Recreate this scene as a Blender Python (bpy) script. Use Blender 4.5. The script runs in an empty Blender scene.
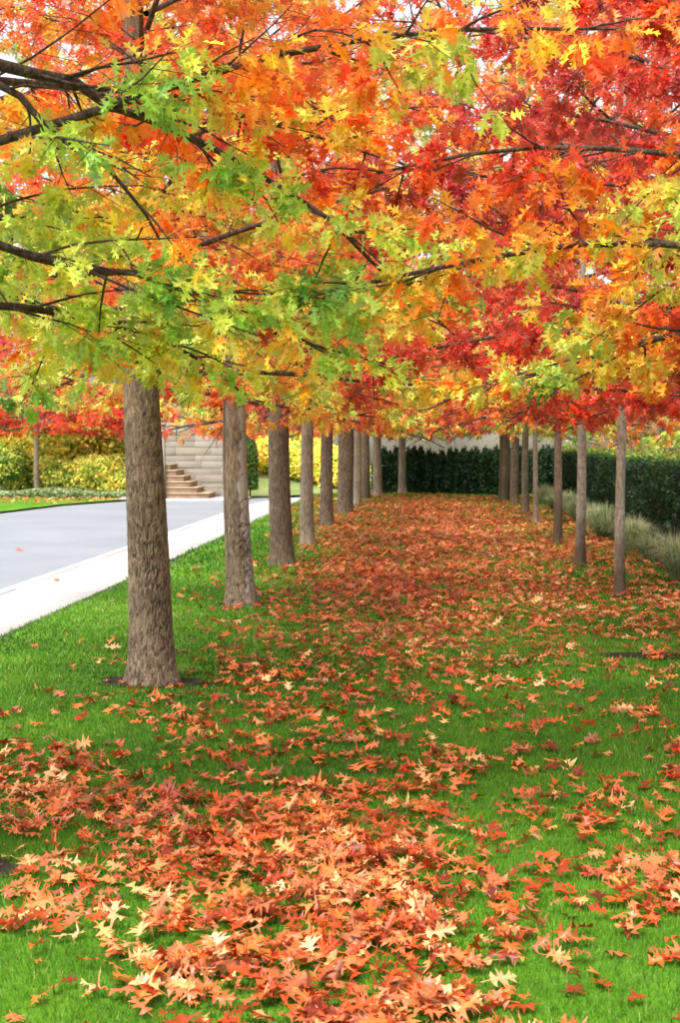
import bpy, math, random
import numpy as np
from mathutils import Matrix, Vector

# ------------------------------------------------------------------ camera, world, sun, exposure
scn = bpy.context.scene
EYE = 1.7
FPX = 1422.0
YAW, PITCH = math.radians(3.81), math.radians(2.88)
cam_data = bpy.data.cameras.new('camera')
cam = bpy.data.objects.new('camera', cam_data)
scn.collection.objects.link(cam)
cam.location = (0, 0, EYE)
cam.rotation_euler = (math.pi/2 - PITCH, 0, YAW)
cam_data.sensor_fit = 'VERTICAL'
cam_data.sensor_height = 36.0
cam_data.lens = 50.0
cam_data.clip_start = 0.1
cam_data.clip_end = 1500
cam_data.dof.use_dof = True
cam_data.dof.focus_distance = 7.8
cam_data.dof.aperture_fstop = 6.5
scn.camera = cam

SUN_EL, SUN_AZ = math.radians(62), math.radians(215)      # azimuth clockwise from +Y
world = bpy.data.worlds.new('World'); scn.world = world; world.use_nodes = True
wn = world.node_tree.nodes; wl = world.node_tree.links
sky = wn.new('ShaderNodeTexSky'); sky.sky_type = 'NISHITA'; sky.sun_disc = False
sky.sun_elevation = SUN_EL; sky.sun_rotation = SUN_AZ
sky.air_density = 0.9; sky.dust_density = 5.0; sky.ozone_density = 0.6
hsv = wn.new('ShaderNodeHueSaturation'); hsv.inputs['Saturation'].default_value = 0.35
wl.new(sky.outputs[0], hsv.inputs['Color'])
wl.new(hsv.outputs[0], wn['Background'].inputs['Color'])
wn['Background'].inputs['Strength'].default_value = 0.15

sd = bpy.data.lights.new('sun', 'SUN'); sun = bpy.data.objects.new('sun', sd)
scn.collection.objects.link(sun)
sd.energy = 1.3; sd.angle = math.radians(35); sd.color = (1.0, 0.95, 0.87)
sdir = Vector((math.sin(SUN_AZ)*math.cos(SUN_EL), math.cos(SUN_AZ)*math.cos(SUN_EL), math.sin(SUN_EL)))
sun.rotation_euler = sdir.to_track_quat('Z', 'Y').to_euler()
sun.location = (0, -5, 20)

scn.view_settings.view_transform = 'Standard'
scn.view_settings.look = 'None'
scn.view_settings.gamma = 1.0
scn.view_settings.exposure = 1.65
scn.render.engine = 'CYCLES'
scn.cycles.use_denoising = True
scn.cycles.max_bounces = 8
scn.cycles.diffuse_bounces = 3
scn.cycles.transmission_bounces = 5
scn.cycles.caustics_reflective = False
scn.cycles.caustics_refractive = False

# ------------------------------------------------------------------ camera maths (measuring the place from the photograph)
Fv = np.array([-math.sin(YAW)*math.cos(PITCH), math.cos(YAW)*math.cos(PITCH), -math.sin(PITCH)])
Rv = np.array([math.cos(YAW), math.sin(YAW), 0.0])
Uv = np.cross(Rv, Fv)
CAM = np.array([0, 0, EYE])
def ray(px, py): return Fv*FPX + Rv*(px-340.5) - Uv*(py-512.0)
def pix(px, py, Y):
    r = ray(px, py); return CAM + r*(Y/r[1])
def ground(px, py):
    r = ray(px, py); return CAM + r*(-EYE/r[2])
def project(P):
    D = P - CAM
    f = np.maximum(D@Fv, 1e-6)
    return 340.5 + FPX*(D@Rv)/f, 512 - FPX*(D@Uv)/f, D@Fv

# ------------------------------------------------------------------ helpers
C = scn.collection
RNG = np.random.default_rng(7)
random.seed(7)
def hx(h):
    v = [int(h[i:i+2], 16)/255 for i in (0, 2, 4)]
    return tuple(x/12.92 if x <= .04045 else ((x+.055)/1.055)**2.4 for x in v)

class Noise3:
    def __init__(s, seed, scale, n=14):
        r = np.random.default_rng(seed)
        d = r.normal(size=(n, 3)); d /= np.linalg.norm(d, axis=1)[:, None]
        s.k = d*(r.uniform(.5, 1.6, (n, 1))*2*math.pi/scale); s.p = r.uniform(0, 6.28, n); s.n = n
    def __call__(s, P): return np.sin(P@s.k.T + s.p).sum(1)/math.sqrt(s.n/2)   # ~N(0,1)

def new_mesh(name, V, F, mats=(), smooth=False, attr=None):
    """F: list of (n,k) int arrays or lists of faces"""
    me = bpy.data.meshes.new(name)
    V = np.asarray(V, np.float32)
    if isinstance(F, list): groups = F
    else: groups = [F]
    groups = [np.asarray(g, np.int32) for g in groups if len(g)]
    loops = np.concatenate([g.ravel() for g in groups])
    sizes = np.concatenate([np.full(len(g), g.shape[1], np.int32) for g in groups])
    starts = np.concatenate([[0], np.cumsum(sizes)[:-1]]).astype(np.int32)
    me.vertices.add(len(V)); me.vertices.foreach_set('co', V.ravel())
    me.loops.add(len(loops)); me.loops.foreach_set('vertex_index', loops)
    me.polygons.add(len(sizes)); me.polygons.foreach_set('loop_start', starts)
    me.polygons.foreach_set('loop_total', sizes)
    if smooth: me.polygons.foreach_set('use_smooth', np.ones(len(sizes), bool))
    me.update(calc_edges=True)
    if attr is not None:
        a = me.attributes.new('tv', 'FLOAT_COLOR', 'POINT')
        buf = np.ones((len(V), 4), np.float32); buf[:, :attr.shape[1]] = attr
        a.data.foreach_set('color', buf.ravel())
    for m in mats: me.materials.append(m)
    return me

def link(name, me, parent=None, loc=(0, 0, 0), rz=0.0, sc=1.0, **props):
    o = bpy.data.objects.new(name, me); C.objects.link(o)
    o.location = loc; o.rotation_euler = (0, 0, rz)
    if sc != 1.0: o.scale = (sc, sc, sc) if np.isscalar(sc) else sc
    if parent: o.parent = parent
    for k, v in props.items():
        if v is not None: o[k] = v
    return o

class MB:
    """collects verts/quads/tris"""
    def __init__(s): s.V = []; s.Q = []; s.T = []; s.n = 0
    def add(s, V, Q=None, T=None):
        V = np.asarray(V, float).reshape(-1, 3)
        s.V.append(V)
        if Q is not None and len(Q): s.Q.append(np.asarray(Q).reshape(-1, 4)+s.n)
        if T is not None and len(T): s.T.append(np.asarray(T).reshape(-1, 3)+s.n)
        s.n += len(V)
    def box(s, x0, x1, y0, y1, z0, z1, b=0.0):
        V = [(x, y, z) for z in (z0, z1) for x, y in ((x0, y0), (x1, y0), (x1, y1), (x0, y1))]
        if b == 0:
            s.add(V, [(0, 3, 2, 1), (4, 5, 6, 7), (0, 1, 5, 4), (1, 2, 6, 5), (2, 3, 7, 6), (3, 0, 4, 7)])
        else:   # rounded box: chamfer all vertical and top edges
            def ring(z, i): return [(x0+i+b, y0+i, z), (x1-i-b, y0+i, z), (x1-i, y0+i+b, z), (x1-i, y1-i-b, z), (x1-i-b, y1-i, z), (x0+i+b, y1-i, z), (x0+i, y1-i-b, z), (x0+i, y0+i+b, z)]
            R = ring(z0, 0)+ring(z1-b, 0)+ring(z1, b)
            Q = []
            for k in range(2):
                for j in range(8): Q.append((k*8+j, k*8+(j+1) % 8, (k+1)*8+(j+1) % 8, (k+1)*8+j))
            Q += [(16, 17, 18, 19), (16, 19, 20, 23), (20, 21, 22, 23)]
            s.add(R, Q)
    def tube(s, P, r, sides=6):
        P = np.asarray(P, float); r = np.asarray(r, float); n = len(P)
        T = np.gradient(P, axis=0); T /= np.linalg.norm(T, axis=1)[:, None]+1e-9
        ref = np.array([0, 0, 1.0]) if abs(T[0, 2]) < .8 else np.array([1.0, 0, 0])
        A = np.cross(T, ref); A /= np.linalg.norm(A, axis=1)[:, None]+1e-9
        B = np.cross(T, A)
        a = np.arange(sides)*2*math.pi/sides
        V = P[:, None]+r[:, None, None]*(np.cos(a)[None, :, None]*A[:, None]+np.sin(a)[None, :, None]*B[:, None])
        i = np.arange(n-1)[:, None]*sides; j = np.arange(sides)[None]; k = (j+1) % sides
        Q = np.stack([i+j, i+k, i+sides+k, i+sides+j], -1).reshape(-1, 4)
        s.add(V.reshape(-1, 3), Q)
    def mesh(s, name, mats, smooth=False, attr=None):
        F = []
        if s.Q: F.append(np.concatenate(s.Q))
        if s.T: F.append(np.concatenate(s.T))
        return new_mesh(name, np.concatenate(s.V), F, mats, smooth, attr)

# ------------------------------------------------------------------ materials
def mat(name):
    m = bpy.data.materials.new(name); m.use_nodes = True
    nt = m.node_tree; nt.nodes.clear()
    out = nt.nodes.new('ShaderNodeOutputMaterial')
    return m, nt, nt.nodes, nt.links, out
def ramp(nd, stops, interp='LINEAR'):
    r = nd.new('ShaderNodeValToRGB'); cr = r.color_ramp; cr.interpolation = interp
    while len(cr.elements) < len(stops): cr.elements.new(.5)
    for e, (p, c) in zip(cr.elements, stops): e.position = p; e.color = (*c, 1)
    return r
def noise(nd, ln, vec, scale, detail=4, rough=.55, sc=None):
    n = nd.new('ShaderNodeTexNoise'); n.inputs['Scale'].default_value = scale
    n.inputs['Detail'].default_value = detail; n.inputs['Roughness'].default_value = rough
    if sc:
        mp = nd.new('ShaderNodeMapping'); mp.inputs['Scale'].default_value = sc
        ln.new(vec, mp.inputs[0]); vec = mp.outputs[0]
    ln.new(vec, n.inputs['Vector']); return n
def mathn(nd, ln, op, a, b=None, clamp=False):
    m = nd.new('ShaderNodeMath'); m.operation = op; m.use_clamp = clamp
    for i, x in enumerate((a, b)):
        if x is None: continue
        if isinstance(x, (int, float)): m.inputs[i].default_value = x
        else: ln.new(x, m.inputs[i])
    return m.outputs[0]
def mixc(nd, ln, fac, a, b, mode='MIX'):
    m = nd.new('ShaderNodeMix'); m.data_type = 'RGBA'; m.blend_type = mode
    for s, x in ((m.inputs[0], fac), (m.inputs[6], a), (m.inputs[7], b)):
        if isinstance(x, (int, float)): s.default_value = x
        elif isinstance(x, tuple): s.default_value = (*x, 1) if len(x) == 3 else x
        else: ln.new(x, s)
    return m.outputs[2]

def leaf_material(name, stops, trans, under, rough=.45, spec=.5, under_mix=.5, veins=.25):
    """ramp position = attribute red + object colour red; brightness = attribute green * object colour green"""
    m, nt, nd, ln, out = mat(name)
    at = nd.new('ShaderNodeAttribute'); at.attribute_name = 'tv'
    sp = nd.new('ShaderNodeSeparateColor'); ln.new(at.outputs['Color'], sp.inputs[0])
    oi = nd.new('ShaderNodeObjectInfo')
    so = nd.new('ShaderNodeSeparateColor'); ln.new(oi.outputs['Color'], so.inputs[0])
    t = mathn(nd, ln, 'ADD', sp.outputs[0], so.outputs[0], True)
    r = ramp(nd, stops); ln.new(t, r.inputs[0])
    v = mathn(nd, ln, 'MULTIPLY', sp.outputs[1], so.outputs[1])
    v = mathn(nd, ln, 'MULTIPLY', v, 2.0)
    geo = nd.new('ShaderNodeNewGeometry')
    n1 = noise(nd, ln, geo.outputs['Position'], 38, 3)
    nv = mathn(nd, ln, 'ADD', mathn(nd, ln, 'MULTIPLY', n1.outputs[0], .7), .65)
    v = mathn(nd, ln, 'MULTIPLY', v, nv)
    vb = mathn(nd, ln, 'ADD', mathn(nd, ln, 'MULTIPLY', sp.outputs[2], veins), 1.0-veins*.4)
    v = mathn(nd, ln, 'MULTIPLY', v, vb)
    cb = nd.new('ShaderNodeCombineColor')
    for i in range(3): ln.new(v, cb.inputs[i])
    col = mixc(nd, ln, 1.0, r.outputs[0], cb.outputs[0], 'MULTIPLY')
    colu = mixc(nd, ln, under_mix, col, under)
    colb = mixc(nd, ln, geo.outputs['Backfacing'], col, colu)
    p = nd.new('ShaderNodeBsdfPrincipled'); ln.new(colb, p.inputs['Base Color'])
    p.inputs['Roughness'].default_value = rough; p.inputs['Specular IOR Level'].default_value = spec
    tr = nd.new('ShaderNodeBsdfTranslucent'); ln.new(colb, tr.inputs['Color'])
    mx = nd.new('ShaderNodeMixShader'); mx.inputs[0].default_value = trans
    ln.new(p.outputs[0], mx.inputs[1]); ln.new(tr.outputs[0], mx.inputs[2]); ln.new(mx.outputs[0], out.inputs[0])
    return m

TREE_STOPS = [(0.0, (.06, .20, .025)), (.13, (.27, .52, .06)), (.28, (.62, .74, .12)), (.37, (.82, .66, .06)),
              (.44, (.92, .40, .02)), (.54, (.88, .18, .010)), (.69, (.76, .06, .008)), (.84, (.62, .022, .012)), (1.0, (.30, .008, .012))]
M_leaf = leaf_material('oak_leaf', TREE_STOPS, .32, (.62, .58, .40), .42, .5, .16)
LITTER_STOPS = [(0.0, (.17, .022, .006)), (.2, (.38, .04, .008)), (.42, (.50, .075, .011)), (.62, (.60, .15, .03)),
                (.8, (.72, .29, .11)), (1.0, (.76, .45, .21))]
M_litter = leaf_material('fallen_leaf', LITTER_STOPS, .12, (.60, .27, .12), .40, .45, .28, .3)
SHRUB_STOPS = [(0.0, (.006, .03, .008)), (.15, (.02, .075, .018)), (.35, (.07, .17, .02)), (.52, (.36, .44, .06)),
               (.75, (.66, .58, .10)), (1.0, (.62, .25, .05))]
M_shrub = leaf_material('shrub_leaf', SHRUB_STOPS, .25, (.3, .35, .2), .5, .3, .15)
GRASS_STOPS = [(0.0, (.02, .075, .006)), (.5, (.085, .235, .012)), (.8, (.17, .35, .02)), (1.0, (.45, .42, .16))]
M_grass = leaf_material('lawn_blade', GRASS_STOPS, .3, (.1, .3, .03), .4, .4, 0.0, .2)
TUFT_STOPS = [(0.0, (.14, .23, .06)), (.5, (.42, .50, .26)), (1.0, (.72, .66, .42))]
M_tuft = leaf_material('tuft_blade', TUFT_STOPS, .3, (.4, .45, .3), .5, .3, 0.0, .2)

def bark(name, base, dark, light, patch=0.0, vscale=1.0, use_attr=True, lentic=0.0, rough_to=None):
    m, nt, nd, ln, out = mat(name)
    tc = nd.new('ShaderNodeTexCoord'); P = tc.outputs['Object']
    at = nd.new('ShaderNodeAttribute'); at.attribute_name = 'tv'
    sp = nd.new('ShaderNodeSeparateColor'); ln.new(at.outputs['Color'], sp.inputs[0])
    n1 = noise(nd, ln, P, 44*vscale, 6, .65, (1, 1, .28))
    n2 = noise(nd, ln, P, 5, 4, .6, (1, 1, .5))
    n3 = noise(nd, ln, P, 90, 4, .6)
    c = ramp(nd, [(.30, dark), (.5, base), (.72, light)]); ln.new(n1.outputs[0], c.inputs[0])
    col = c.outputs[0]
    b2 = ramp(nd, [(.3, (.72, .70, .70)), (.7, (1.2, 1.18, 1.12))]); ln.new(n2.outputs[0], b2.inputs[0])
    col = mixc(nd, ln, 1.0, col, b2.outputs[0], 'MULTIPLY')
    b3 = ramp(nd, [(.3, (.75, .75, .75)), (.7, (1.2, 1.2, 1.2))]); ln.new(n3.outputs[0], b3.inputs[0])
    col = mixc(nd, ln, 1.0, col, b3.outputs[0], 'MULTIPLY')
    if use_attr:   # red = crevice depth, green = pale smooth patch
        col = mixc(nd, ln, sp.outputs[1], col, mixc(nd, ln, n3.outputs[0], (.50, .46, .40), (.70, .66, .60)))
        col = mixc(nd, ln, mathn(nd, ln, 'MULTIPLY', sp.outputs[0], .85), col, tuple(x*.45 for x in dark))
    if lentic:
        n4 = noise(nd, ln, P, 9, 3, .6, (1, 1, 4.5))
        l4 = ramp(nd, [(.60, (0, 0, 0)), (.66, (1, 1, 1))]); ln.new(n4.outputs[0], l4.inputs[0])
        col = mixc(nd, ln, mathn(nd, ln, 'MULTIPLY', l4.outputs[0], lentic), col, dark)
    if rough_to:   # older darker bark towards the foot, as on these young trees
        sx = nd.new('ShaderNodeSeparateXYZ'); ln.new(P, sx.inputs[0])
        h = mathn(nd, ln, 'ADD', sx.outputs[2], mathn(nd, ln, 'MULTIPLY', n2.outputs[0], .7))
        f = nd.new('ShaderNodeMapRange'); ln.new(h, f.inputs[0])
        f.inputs[1].default_value = rough_to; f.inputs[2].default_value = rough_to+.5
        f.inputs[3].default_value = 1; f.inputs[4].default_value = 0
        col = mixc(nd, ln, f.outputs[0], col, mixc(nd, ln, n1.outputs[0], (.04, .028, .018), (.21, .155, .105)))
    p = nd.new('ShaderNodeBsdfPrincipled'); ln.new(col, p.inputs['Base Color'])
    p.inputs['Roughness'].default_value = .85; p.inputs['Specular IOR Level'].default_value = .2
    bp = nd.new('ShaderNodeBump'); bp.inputs['Strength'].default_value = 1.0; bp.inputs['Distance'].default_value = .02
    ln.new(mathn(nd, ln, 'ADD', n1.outputs[0], mathn(nd, ln, 'MULTIPLY', n3.outputs[0], .35)), bp.inputs['Height'])
    ln.new(bp.outputs[0], p.inputs['Normal']); ln.new(p.outputs[0], out.inputs[0])
    return m
M_bark = bark('furrowed_bark', (.275, .205, .145), (.095, .066, .045), (.43, .34, .25))
M_bark_dark = bark('dark_bark', (.16, .115, .08), (.055, .038, .026), (.28, .21, .15), lentic=.4)
M_bark_grey = bark('grey_bark', (.30, .24, .18), (.13, .095, .07), (.44, .36, .28), lentic=.5)
M_bark_pale = bark('pale_bark', (.42, .36, .29), (.20, .15, .11), (.58, .51, .43), lentic=.6, rough_to=.55)
M_bark_brown = bark('brown_bark', (.24, .175, .125), (.09, .065, .045), (.38, .29, .21), lentic=.5, rough_to=.8)
M_twig = bark('branch_bark', (.10, .07, .055), (.03, .022, .018), (.22, .17, .135), use_attr=False)

def simple(name, base, dark, light, scale, bump=.3, dist=.01, rough=.8, sc=None, scale2=60, spec=.3):
    m, nt, nd, ln, out = mat(name)
    tc = nd.new('ShaderNodeNewGeometry'); P = tc.outputs['Position']
    n1 = noise(nd, ln, P, scale, 6, .6, sc); n2 = noise(nd, ln, P, scale2, 4, .6)
    c = ramp(nd, [(.28, dark), (.5, base), (.74, light)]); ln.new(n1.outputs[0], c.inputs[0])
    b = ramp(nd, [(.3, (.85, .85, .85)), (.7, (1.12, 1.12, 1.12))]); ln.new(n2.outputs[0], b.inputs[0])
    col = mixc(nd, ln, 1.0, c.outputs[0], b.outputs[0], 'MULTIPLY')
    p = nd.new('ShaderNodeBsdfPrincipled'); ln.new(col, p.inputs['Base Color'])
    p.inputs['Roughness'].default_value = rough; p.inputs['Specular IOR Level'].default_value = spec
    bp = nd.new('ShaderNodeBump'); bp.inputs['Strength'].default_value = bump; bp.inputs['Distance'].default_value = dist
    ln.new(mathn(nd, ln, 'ADD', n1.outputs[0], n2.outputs[0]), bp.inputs['Height']); ln.new(bp.outputs[0], p.inputs['Normal'])
    ln.new(p.outputs[0], out.inputs[0]); return m
M_lawn = simple('lawn_turf', (.065, .17, .010), (.036, .11, .006), (.11, .24, .015), 1.6, .5, .02, .9, None, 45, .1)
M_soil_shade = simple('dark_soil_shade', (.025, .018, .012), (.012, .009, .007), (.05, .035, .022), 12, .8, .02, .95)
M_bed = simple('leafy_bed', (.10, .055, .025), (.04, .03, .015), (.20, .11, .05), 7, .8, .03, .95)
M_road = simple('pale_asphalt', (.17, .19, .21), (.145, .165, .185), (.195, .215, .235), .5, .15, .004, .8, None, 70)
M_walk = simple('pavement_concrete', (.34, .345, .34), (.30, .305, .30), (.38, .385, .38), .8, .12, .003, .8, None, 50)
M_kerb = simple('kerb_concrete', (.26, .26, .255), (.21, .21, .205), (.30, .30, .295), 2, .15, .003, .8, None, 50)
M_stone = [simple('limestone_%s' % n, b, tuple(x*.82 for x in b), tuple(min(.8, x*1.15) for x in b), 3, .4, .008, .9, (.4, .4, 2.5))
           for n, b in (('pale', (.225, .20, .16)), ('warm', (.22, .195, .15)), ('grey', (.212, .192, .155)))]
M_step = simple('sandstone_step', (.24, .155, .095), (.18, .115, .07), (.30, .21, .14), 5, .5, .01, .85)
M_tread = simple('step_tread', (.36, .26, .16), (.30, .21, .12), (.40, .31, .21), 4, .4, .01, .85)
M_render = simple('building_wall', (.235, .215, .185), (.205, .19, .16), (.26, .24, .21), .6, .15, .004, .9)
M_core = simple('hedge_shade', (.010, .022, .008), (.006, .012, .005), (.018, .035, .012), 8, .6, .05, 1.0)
M_bank = simple('bank_turf', (.17, .22, .07), (.12, .17, .05), (.24, .27, .12), 1.2, .6, .03, .95)

# ------------------------------------------------------------------ leaf templates
def leaf_template(lod, curl=0.0, fold=.12, twist=0.0, wav=0.0, seed=0):
    """a lobed, bristle-tipped oak leaf lying in XY, base at the origin, tip at x=1 ; returns V, T, vein"""
    r = np.random.default_rng(seed)
    j = lambda: r.uniform(-.03, .03)
    if lod == 'hi':
        V = [(0, 0), (.32, 0), (.58, 0), (.79, 0), (1.0, 0)]                        # 0-4 midrib
        S = [(.07, .02), (.33, .055), (.60, .065), (.80, .05)]
        half = [S[0], (.10+j(), .17+j()), (.19+j(), .33+j()), (.25, .13), S[1], (.42, .22), (.47+j(), .48+j()), (.54+j(), .22), (.70+j(), .37+j()), S[2],
                (.74, .13), (.88+j(), .33+j()), (.86, .11), S[3], (.92+j(), .11)]
        n = len(half)
        for sgn in (1, -1): V += [(x, y*sgn) for x, y in half]
        T = []
        for h in (0, 1):
            o = 5+h*n
            s0, a1, b1, c1, s1, a2, b2, c2, d2, s2, a3, b3, c3, s3, e = range(o, o+n)
            t = [(0, s0, s1), (0, s1, 1), (s0, a1, c1), (a1, b1, c1), (s0, c1, s1),
                 (1, s1, s2), (1, s2, 2), (s1, a2, c2), (a2, b2, c2), (s1, c2, s2), (c2, d2, s2),
                 (2, s2, s3), (2, s3, 3), (s2, a3, c3), (a3, b3, c3), (s2, c3, s3), (3, s3, e), (3, e, 4)]
            T += t if h == 1 else [(a, c, b) for a, b, c in t]
        k = len(V); V += [(-.28, .012), (-.28, -.012), (.02, .012), (.02, -.012)]
        T += [(k, k+1, k+2), (k+1, k+3, k+2)]
        vein = np.zeros(len(V)); vein[:5] = 1; vein[k:] = 1
    elif lod == 'mid':
        V = [(0, 0), (.32, 0), (.58, 0), (.79, 0), (1.0, 0)]
        half = [(.17+j(), .33+j()), (.36, .05), (.53+j(), .49+j()), (.64, .07), (.90+j(), .34+j())]
        n = 5
        for sgn in (1, -1): V += [(x, y*sgn) for x, y in half]
        T = []
        for h in (0, 1):
            b1, s1, b2, s2, b3 = range(5+h*n, 10+h*n)
            t = [(0, b1, s1), (0, s1, 1), (1, s1, b2), (1, b2, s2), (1, s2, 2), (2, s2, b3), (2, b3, 3)]
            T += t if h == 1 else [(a, c, b) for a, b, c in t]
        k = len(V); V += [(.79, .05), (.79, -.05)]
        T += [(k, k+1, 4), (0, 0, 0)][:1]
        V += [(-.22, .012), (-.22, -.012), (.05, 0)]; T += [(k+2, k+3, k+4)]
        vein = np.zeros(len(V)); vein[:5] = 1
    else:
        V = [(0, 0), (.30, .04), (.55, .05), (.78, .05), (.30, -.04), (.55, -.05), (.78, -.05), (1, 0),
             (.16+j(), .31), (.50+j(), .44), (.86+j(), .28), (.16+j(), -.31), (.50+j(), -.44), (.86+j(), -.28)]
        T = [(0, 1, 8), (1, 2, 9), (2, 3, 10), (0, 11, 4), (4, 12, 5), (5, 13, 6), (0, 7, 2), (0, 5, 7)]
        T = [(0, 8, 1), (1, 9, 2), (2, 10, 3), (0, 4, 11), (4, 5, 12), (5, 6, 13), (0, 2, 7), (0, 7, 5)]
        T = [(a, c, b) for a, b, c in T]
        vein = np.zeros(len(V)); vein[0] = 1
    V = np.array(V, float); x, y = V[:, 0].copy(), V[:, 1].copy()
    z = fold*np.abs(y) - curl*x*x*.5 + wav*np.sin(x*9+seed)*np.abs(y) + twist*x*y + wav*.3*np.sin(y*14+seed*2)*np.abs(y)
    if curl > .5:      # strongly curled leaves also draw their sides up
        z += curl*.7*y*y*2; V[:, 1] *= 1-.25*curl
    W = np.stack([V[:, 0]-.12*curl*x*x, V[:, 1], z], 1)
    T = np.array([(a, b, c) for a, b, c in T])
    # make faces point up
    n = np.cross(W[T[:, 1]]-W[T[:, 0]], W[T[:, 2]]-W[T[:, 0]])
    flip = n[:, 2] < 0; T[flip] = T[flip][:, [0, 2, 1]]
    return W, T, vein
LIVE = {l: [leaf_template(l, c, f, t, w, s) for s, (c, f, t, w) in enumerate([(.15, .15, .1, .05), (.35, .25, -.15, .1), (.05, .05, .2, .12), (.5, .2, .0, .15), (.25, .35, -.3, .05), (.6, .1, .3, .1)])] for l in ('hi', 'mid', 'low')}
DEAD = {l: [leaf_template(l, c, f, t, w, s+20) for s, (c, f, t, w) in enumerate([(.15, .1, .2, .2), (-.25, .2, -.3, .25), (.3, .05, .35, .3), (.8, .3, -.3, .4), (-.4, .3, .2, .3), (.05, .1, -.1, .25), (.5, .45, .4, .4), (-.1, -.2, .3, .3)])] for l in ('hi', 'mid', 'low')}

def basis(D, N):
    D = D/np.linalg.norm(D, axis=1)[:, None]
    N = N-(N*D).sum(1)[:, None]*D; N /= np.linalg.norm(N, axis=1)[:, None]+1e-9
    return np.stack([D, np.cross(N, D), N], 2)            # columns: x, y, z

def leaves_mesh(name, tpl, P, B, S, t, v, m, K=None):
    """one mesh of many leaves"""
    VV, TT, AA = [], [], []; off = 0
    if K is None: K = RNG.integers(0, len(tpl), len(P))
    for k, (V, T, vein) in enumerate(tpl):
        i = np.nonzero(K == k)[0]
        if not len(i): continue
        W = np.einsum('nij,vj->nvi', B[i], V)*S[i, None, None]+P[i, None]
        VV.append(W.reshape(-1, 3))
        TT.append((T[None]+(np.arange(len(i))*len(V))[:, None, None]).reshape(-1, 3)+off)
        A = np.empty((len(i), len(V), 3), np.float32)
        A[..., 0] = t[i, None]; A[..., 1] = v[i, None]; A[..., 2] = vein[None]
        AA.append(A.reshape(-1, 3)); off += len(i)*len(V)
    return new_mesh(name, np.concatenate(VV), np.concatenate(TT), (m,), False, np.concatenate(AA))

def single_meshes(prefix, tpl, m):
    res = []
    for V, T, vein in tpl:
        A = np.zeros((len(V), 3)); A[:, 1] = 1.0; A[:, 2] = vein
        res.append(new_mesh(prefix, V, T, (m,), False, A))
    return res
LEAF_MESH = single_meshes('leaf', LIVE['hi'], M_leaf)
LEAF_MESH_MID = single_meshes('leaf_small', LIVE['mid'], M_leaf)
DEAD_MESH = single_meshes('fallen_leaf', DEAD['hi'], M_litter)

def put_leaf(name, me, P, B, S, t, v, parent=None):
    o = bpy.data.objects.new(name, me); C.objects.link(o)
    M = Matrix([[*(B[r]*S), P[r]] for r in range(3)]+[[0, 0, 0, 1]])
    if parent is not None: o.parent = parent
    o.matrix_basis = M
    o.color = (t, v, 0, 1)
    return o

# ------------------------------------------------------------------ trees
def limb_path(rng, p0, az, el, L, n=8, droop=.25, wob=.06):
    pts = [np.array(p0, float)]; d = np.array([math.cos(az)*math.cos(el), math.sin(az)*math.cos(el), math.sin(el)])
    for i in range(n):
        d = d+rng.normal(0, wob, 3)+np.array([0, 0, -droop/n*(.5+1.0*i/n)]); d /= np.linalg.norm(d)
        pts.append(pts[-1]+d*L/n)
    return np.array(pts)
def along(P, f):
    k = f*(len(P)-1); i = min(int(k), len(P)-2); a = k-i
    d = P[i+1]-P[i]
    return P[i]*(1-a)+P[i+1]*a, d/np.linalg.norm(d)

def skeleton(rng, H, R, z0, nl, explicit=(), sec_step=.125, twig_step=.085, rscale=1.0, taper=.62, skip=None):
    """returns (limbs, twigs): limbs = list of lists of (pts, radii, sides); twigs = arrays tip, dir"""
    limbs, tips, dirs = [], [], []
    prim = [(np.array(p), r0) for p, r0 in explicit]
    for i in range(nl):
        f = (i+rng.uniform(.2, .8))/nl
        z = z0+.03+(H-z0-.5)*f**1.4
        az = i*2.399+rng.uniform(-.35, .35)
        L = R*(1-taper*f**(2 if taper < .8 else .9))*rng.uniform(.8, 1.12)
        el = math.radians(-2+52*f+rng.uniform(-8, 8))
        P = limb_path(rng, (0, 0, z), az, el, L, 8, .35*(1-f)+.05)
        if skip is not None and skip(P): continue
        prim.append((P, (.013+.014*L/2)*rscale))
    for P, r0 in prim:
        L = np.linalg.norm(np.diff(P, axis=0), axis=1).sum()
        parts = [(P, np.linspace(r0, .005, len(P)), 7, -1)]
        ns = max(3, int(L*.86/sec_step))
        for k in range(ns):
            f = .14+.84*(k+rng.uniform(0, 1))/ns
            p, d = along(P, f)
            side = 1 if k % 2 else -1
            az0 = math.atan2(d[1], d[0]); az = az0+side*math.radians(rng.uniform(30, 75))
            l2 = (.28+.42*(1-f)*L/2.2)*rng.uniform(.6, 1.25)
            q = limb_path(rng, p, az, math.asin(max(-.9, min(.9, d[2])))*.6+rng.uniform(-.45, .5), l2, 4, .25, .1)
            parts.append((q, np.linspace(max(.0035, r0*.32), .0022, 5), 4, 0)); me_ = len(parts)-1
            nt = max(2, int(l2/twig_step))
            for j in range(nt):
                g = .12+.88*(j+.6)/nt
                p2, d2 = along(q, min(g, .999))
                a2 = math.atan2(d2[1], d2[0])+rng.uniform(-1.2, 1.2)
                e2 = rng.uniform(-.6, .6)
                l3 = rng.uniform(.06, .2)
                dd = np.array([math.cos(a2)*math.cos(e2), math.sin(a2)*math.cos(e2), math.sin(e2)])
                tip = p2+dd*l3+np.array([0, 0, -.15*l3])
                parts.append((np.array([p2, tip]), np.array([.0022, .0015]), 3, me_))
                tips.append(tip); dirs.append(dd)
        limbs.append(parts)
    return limbs, np.array(tips), np.array(dirs)

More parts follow.
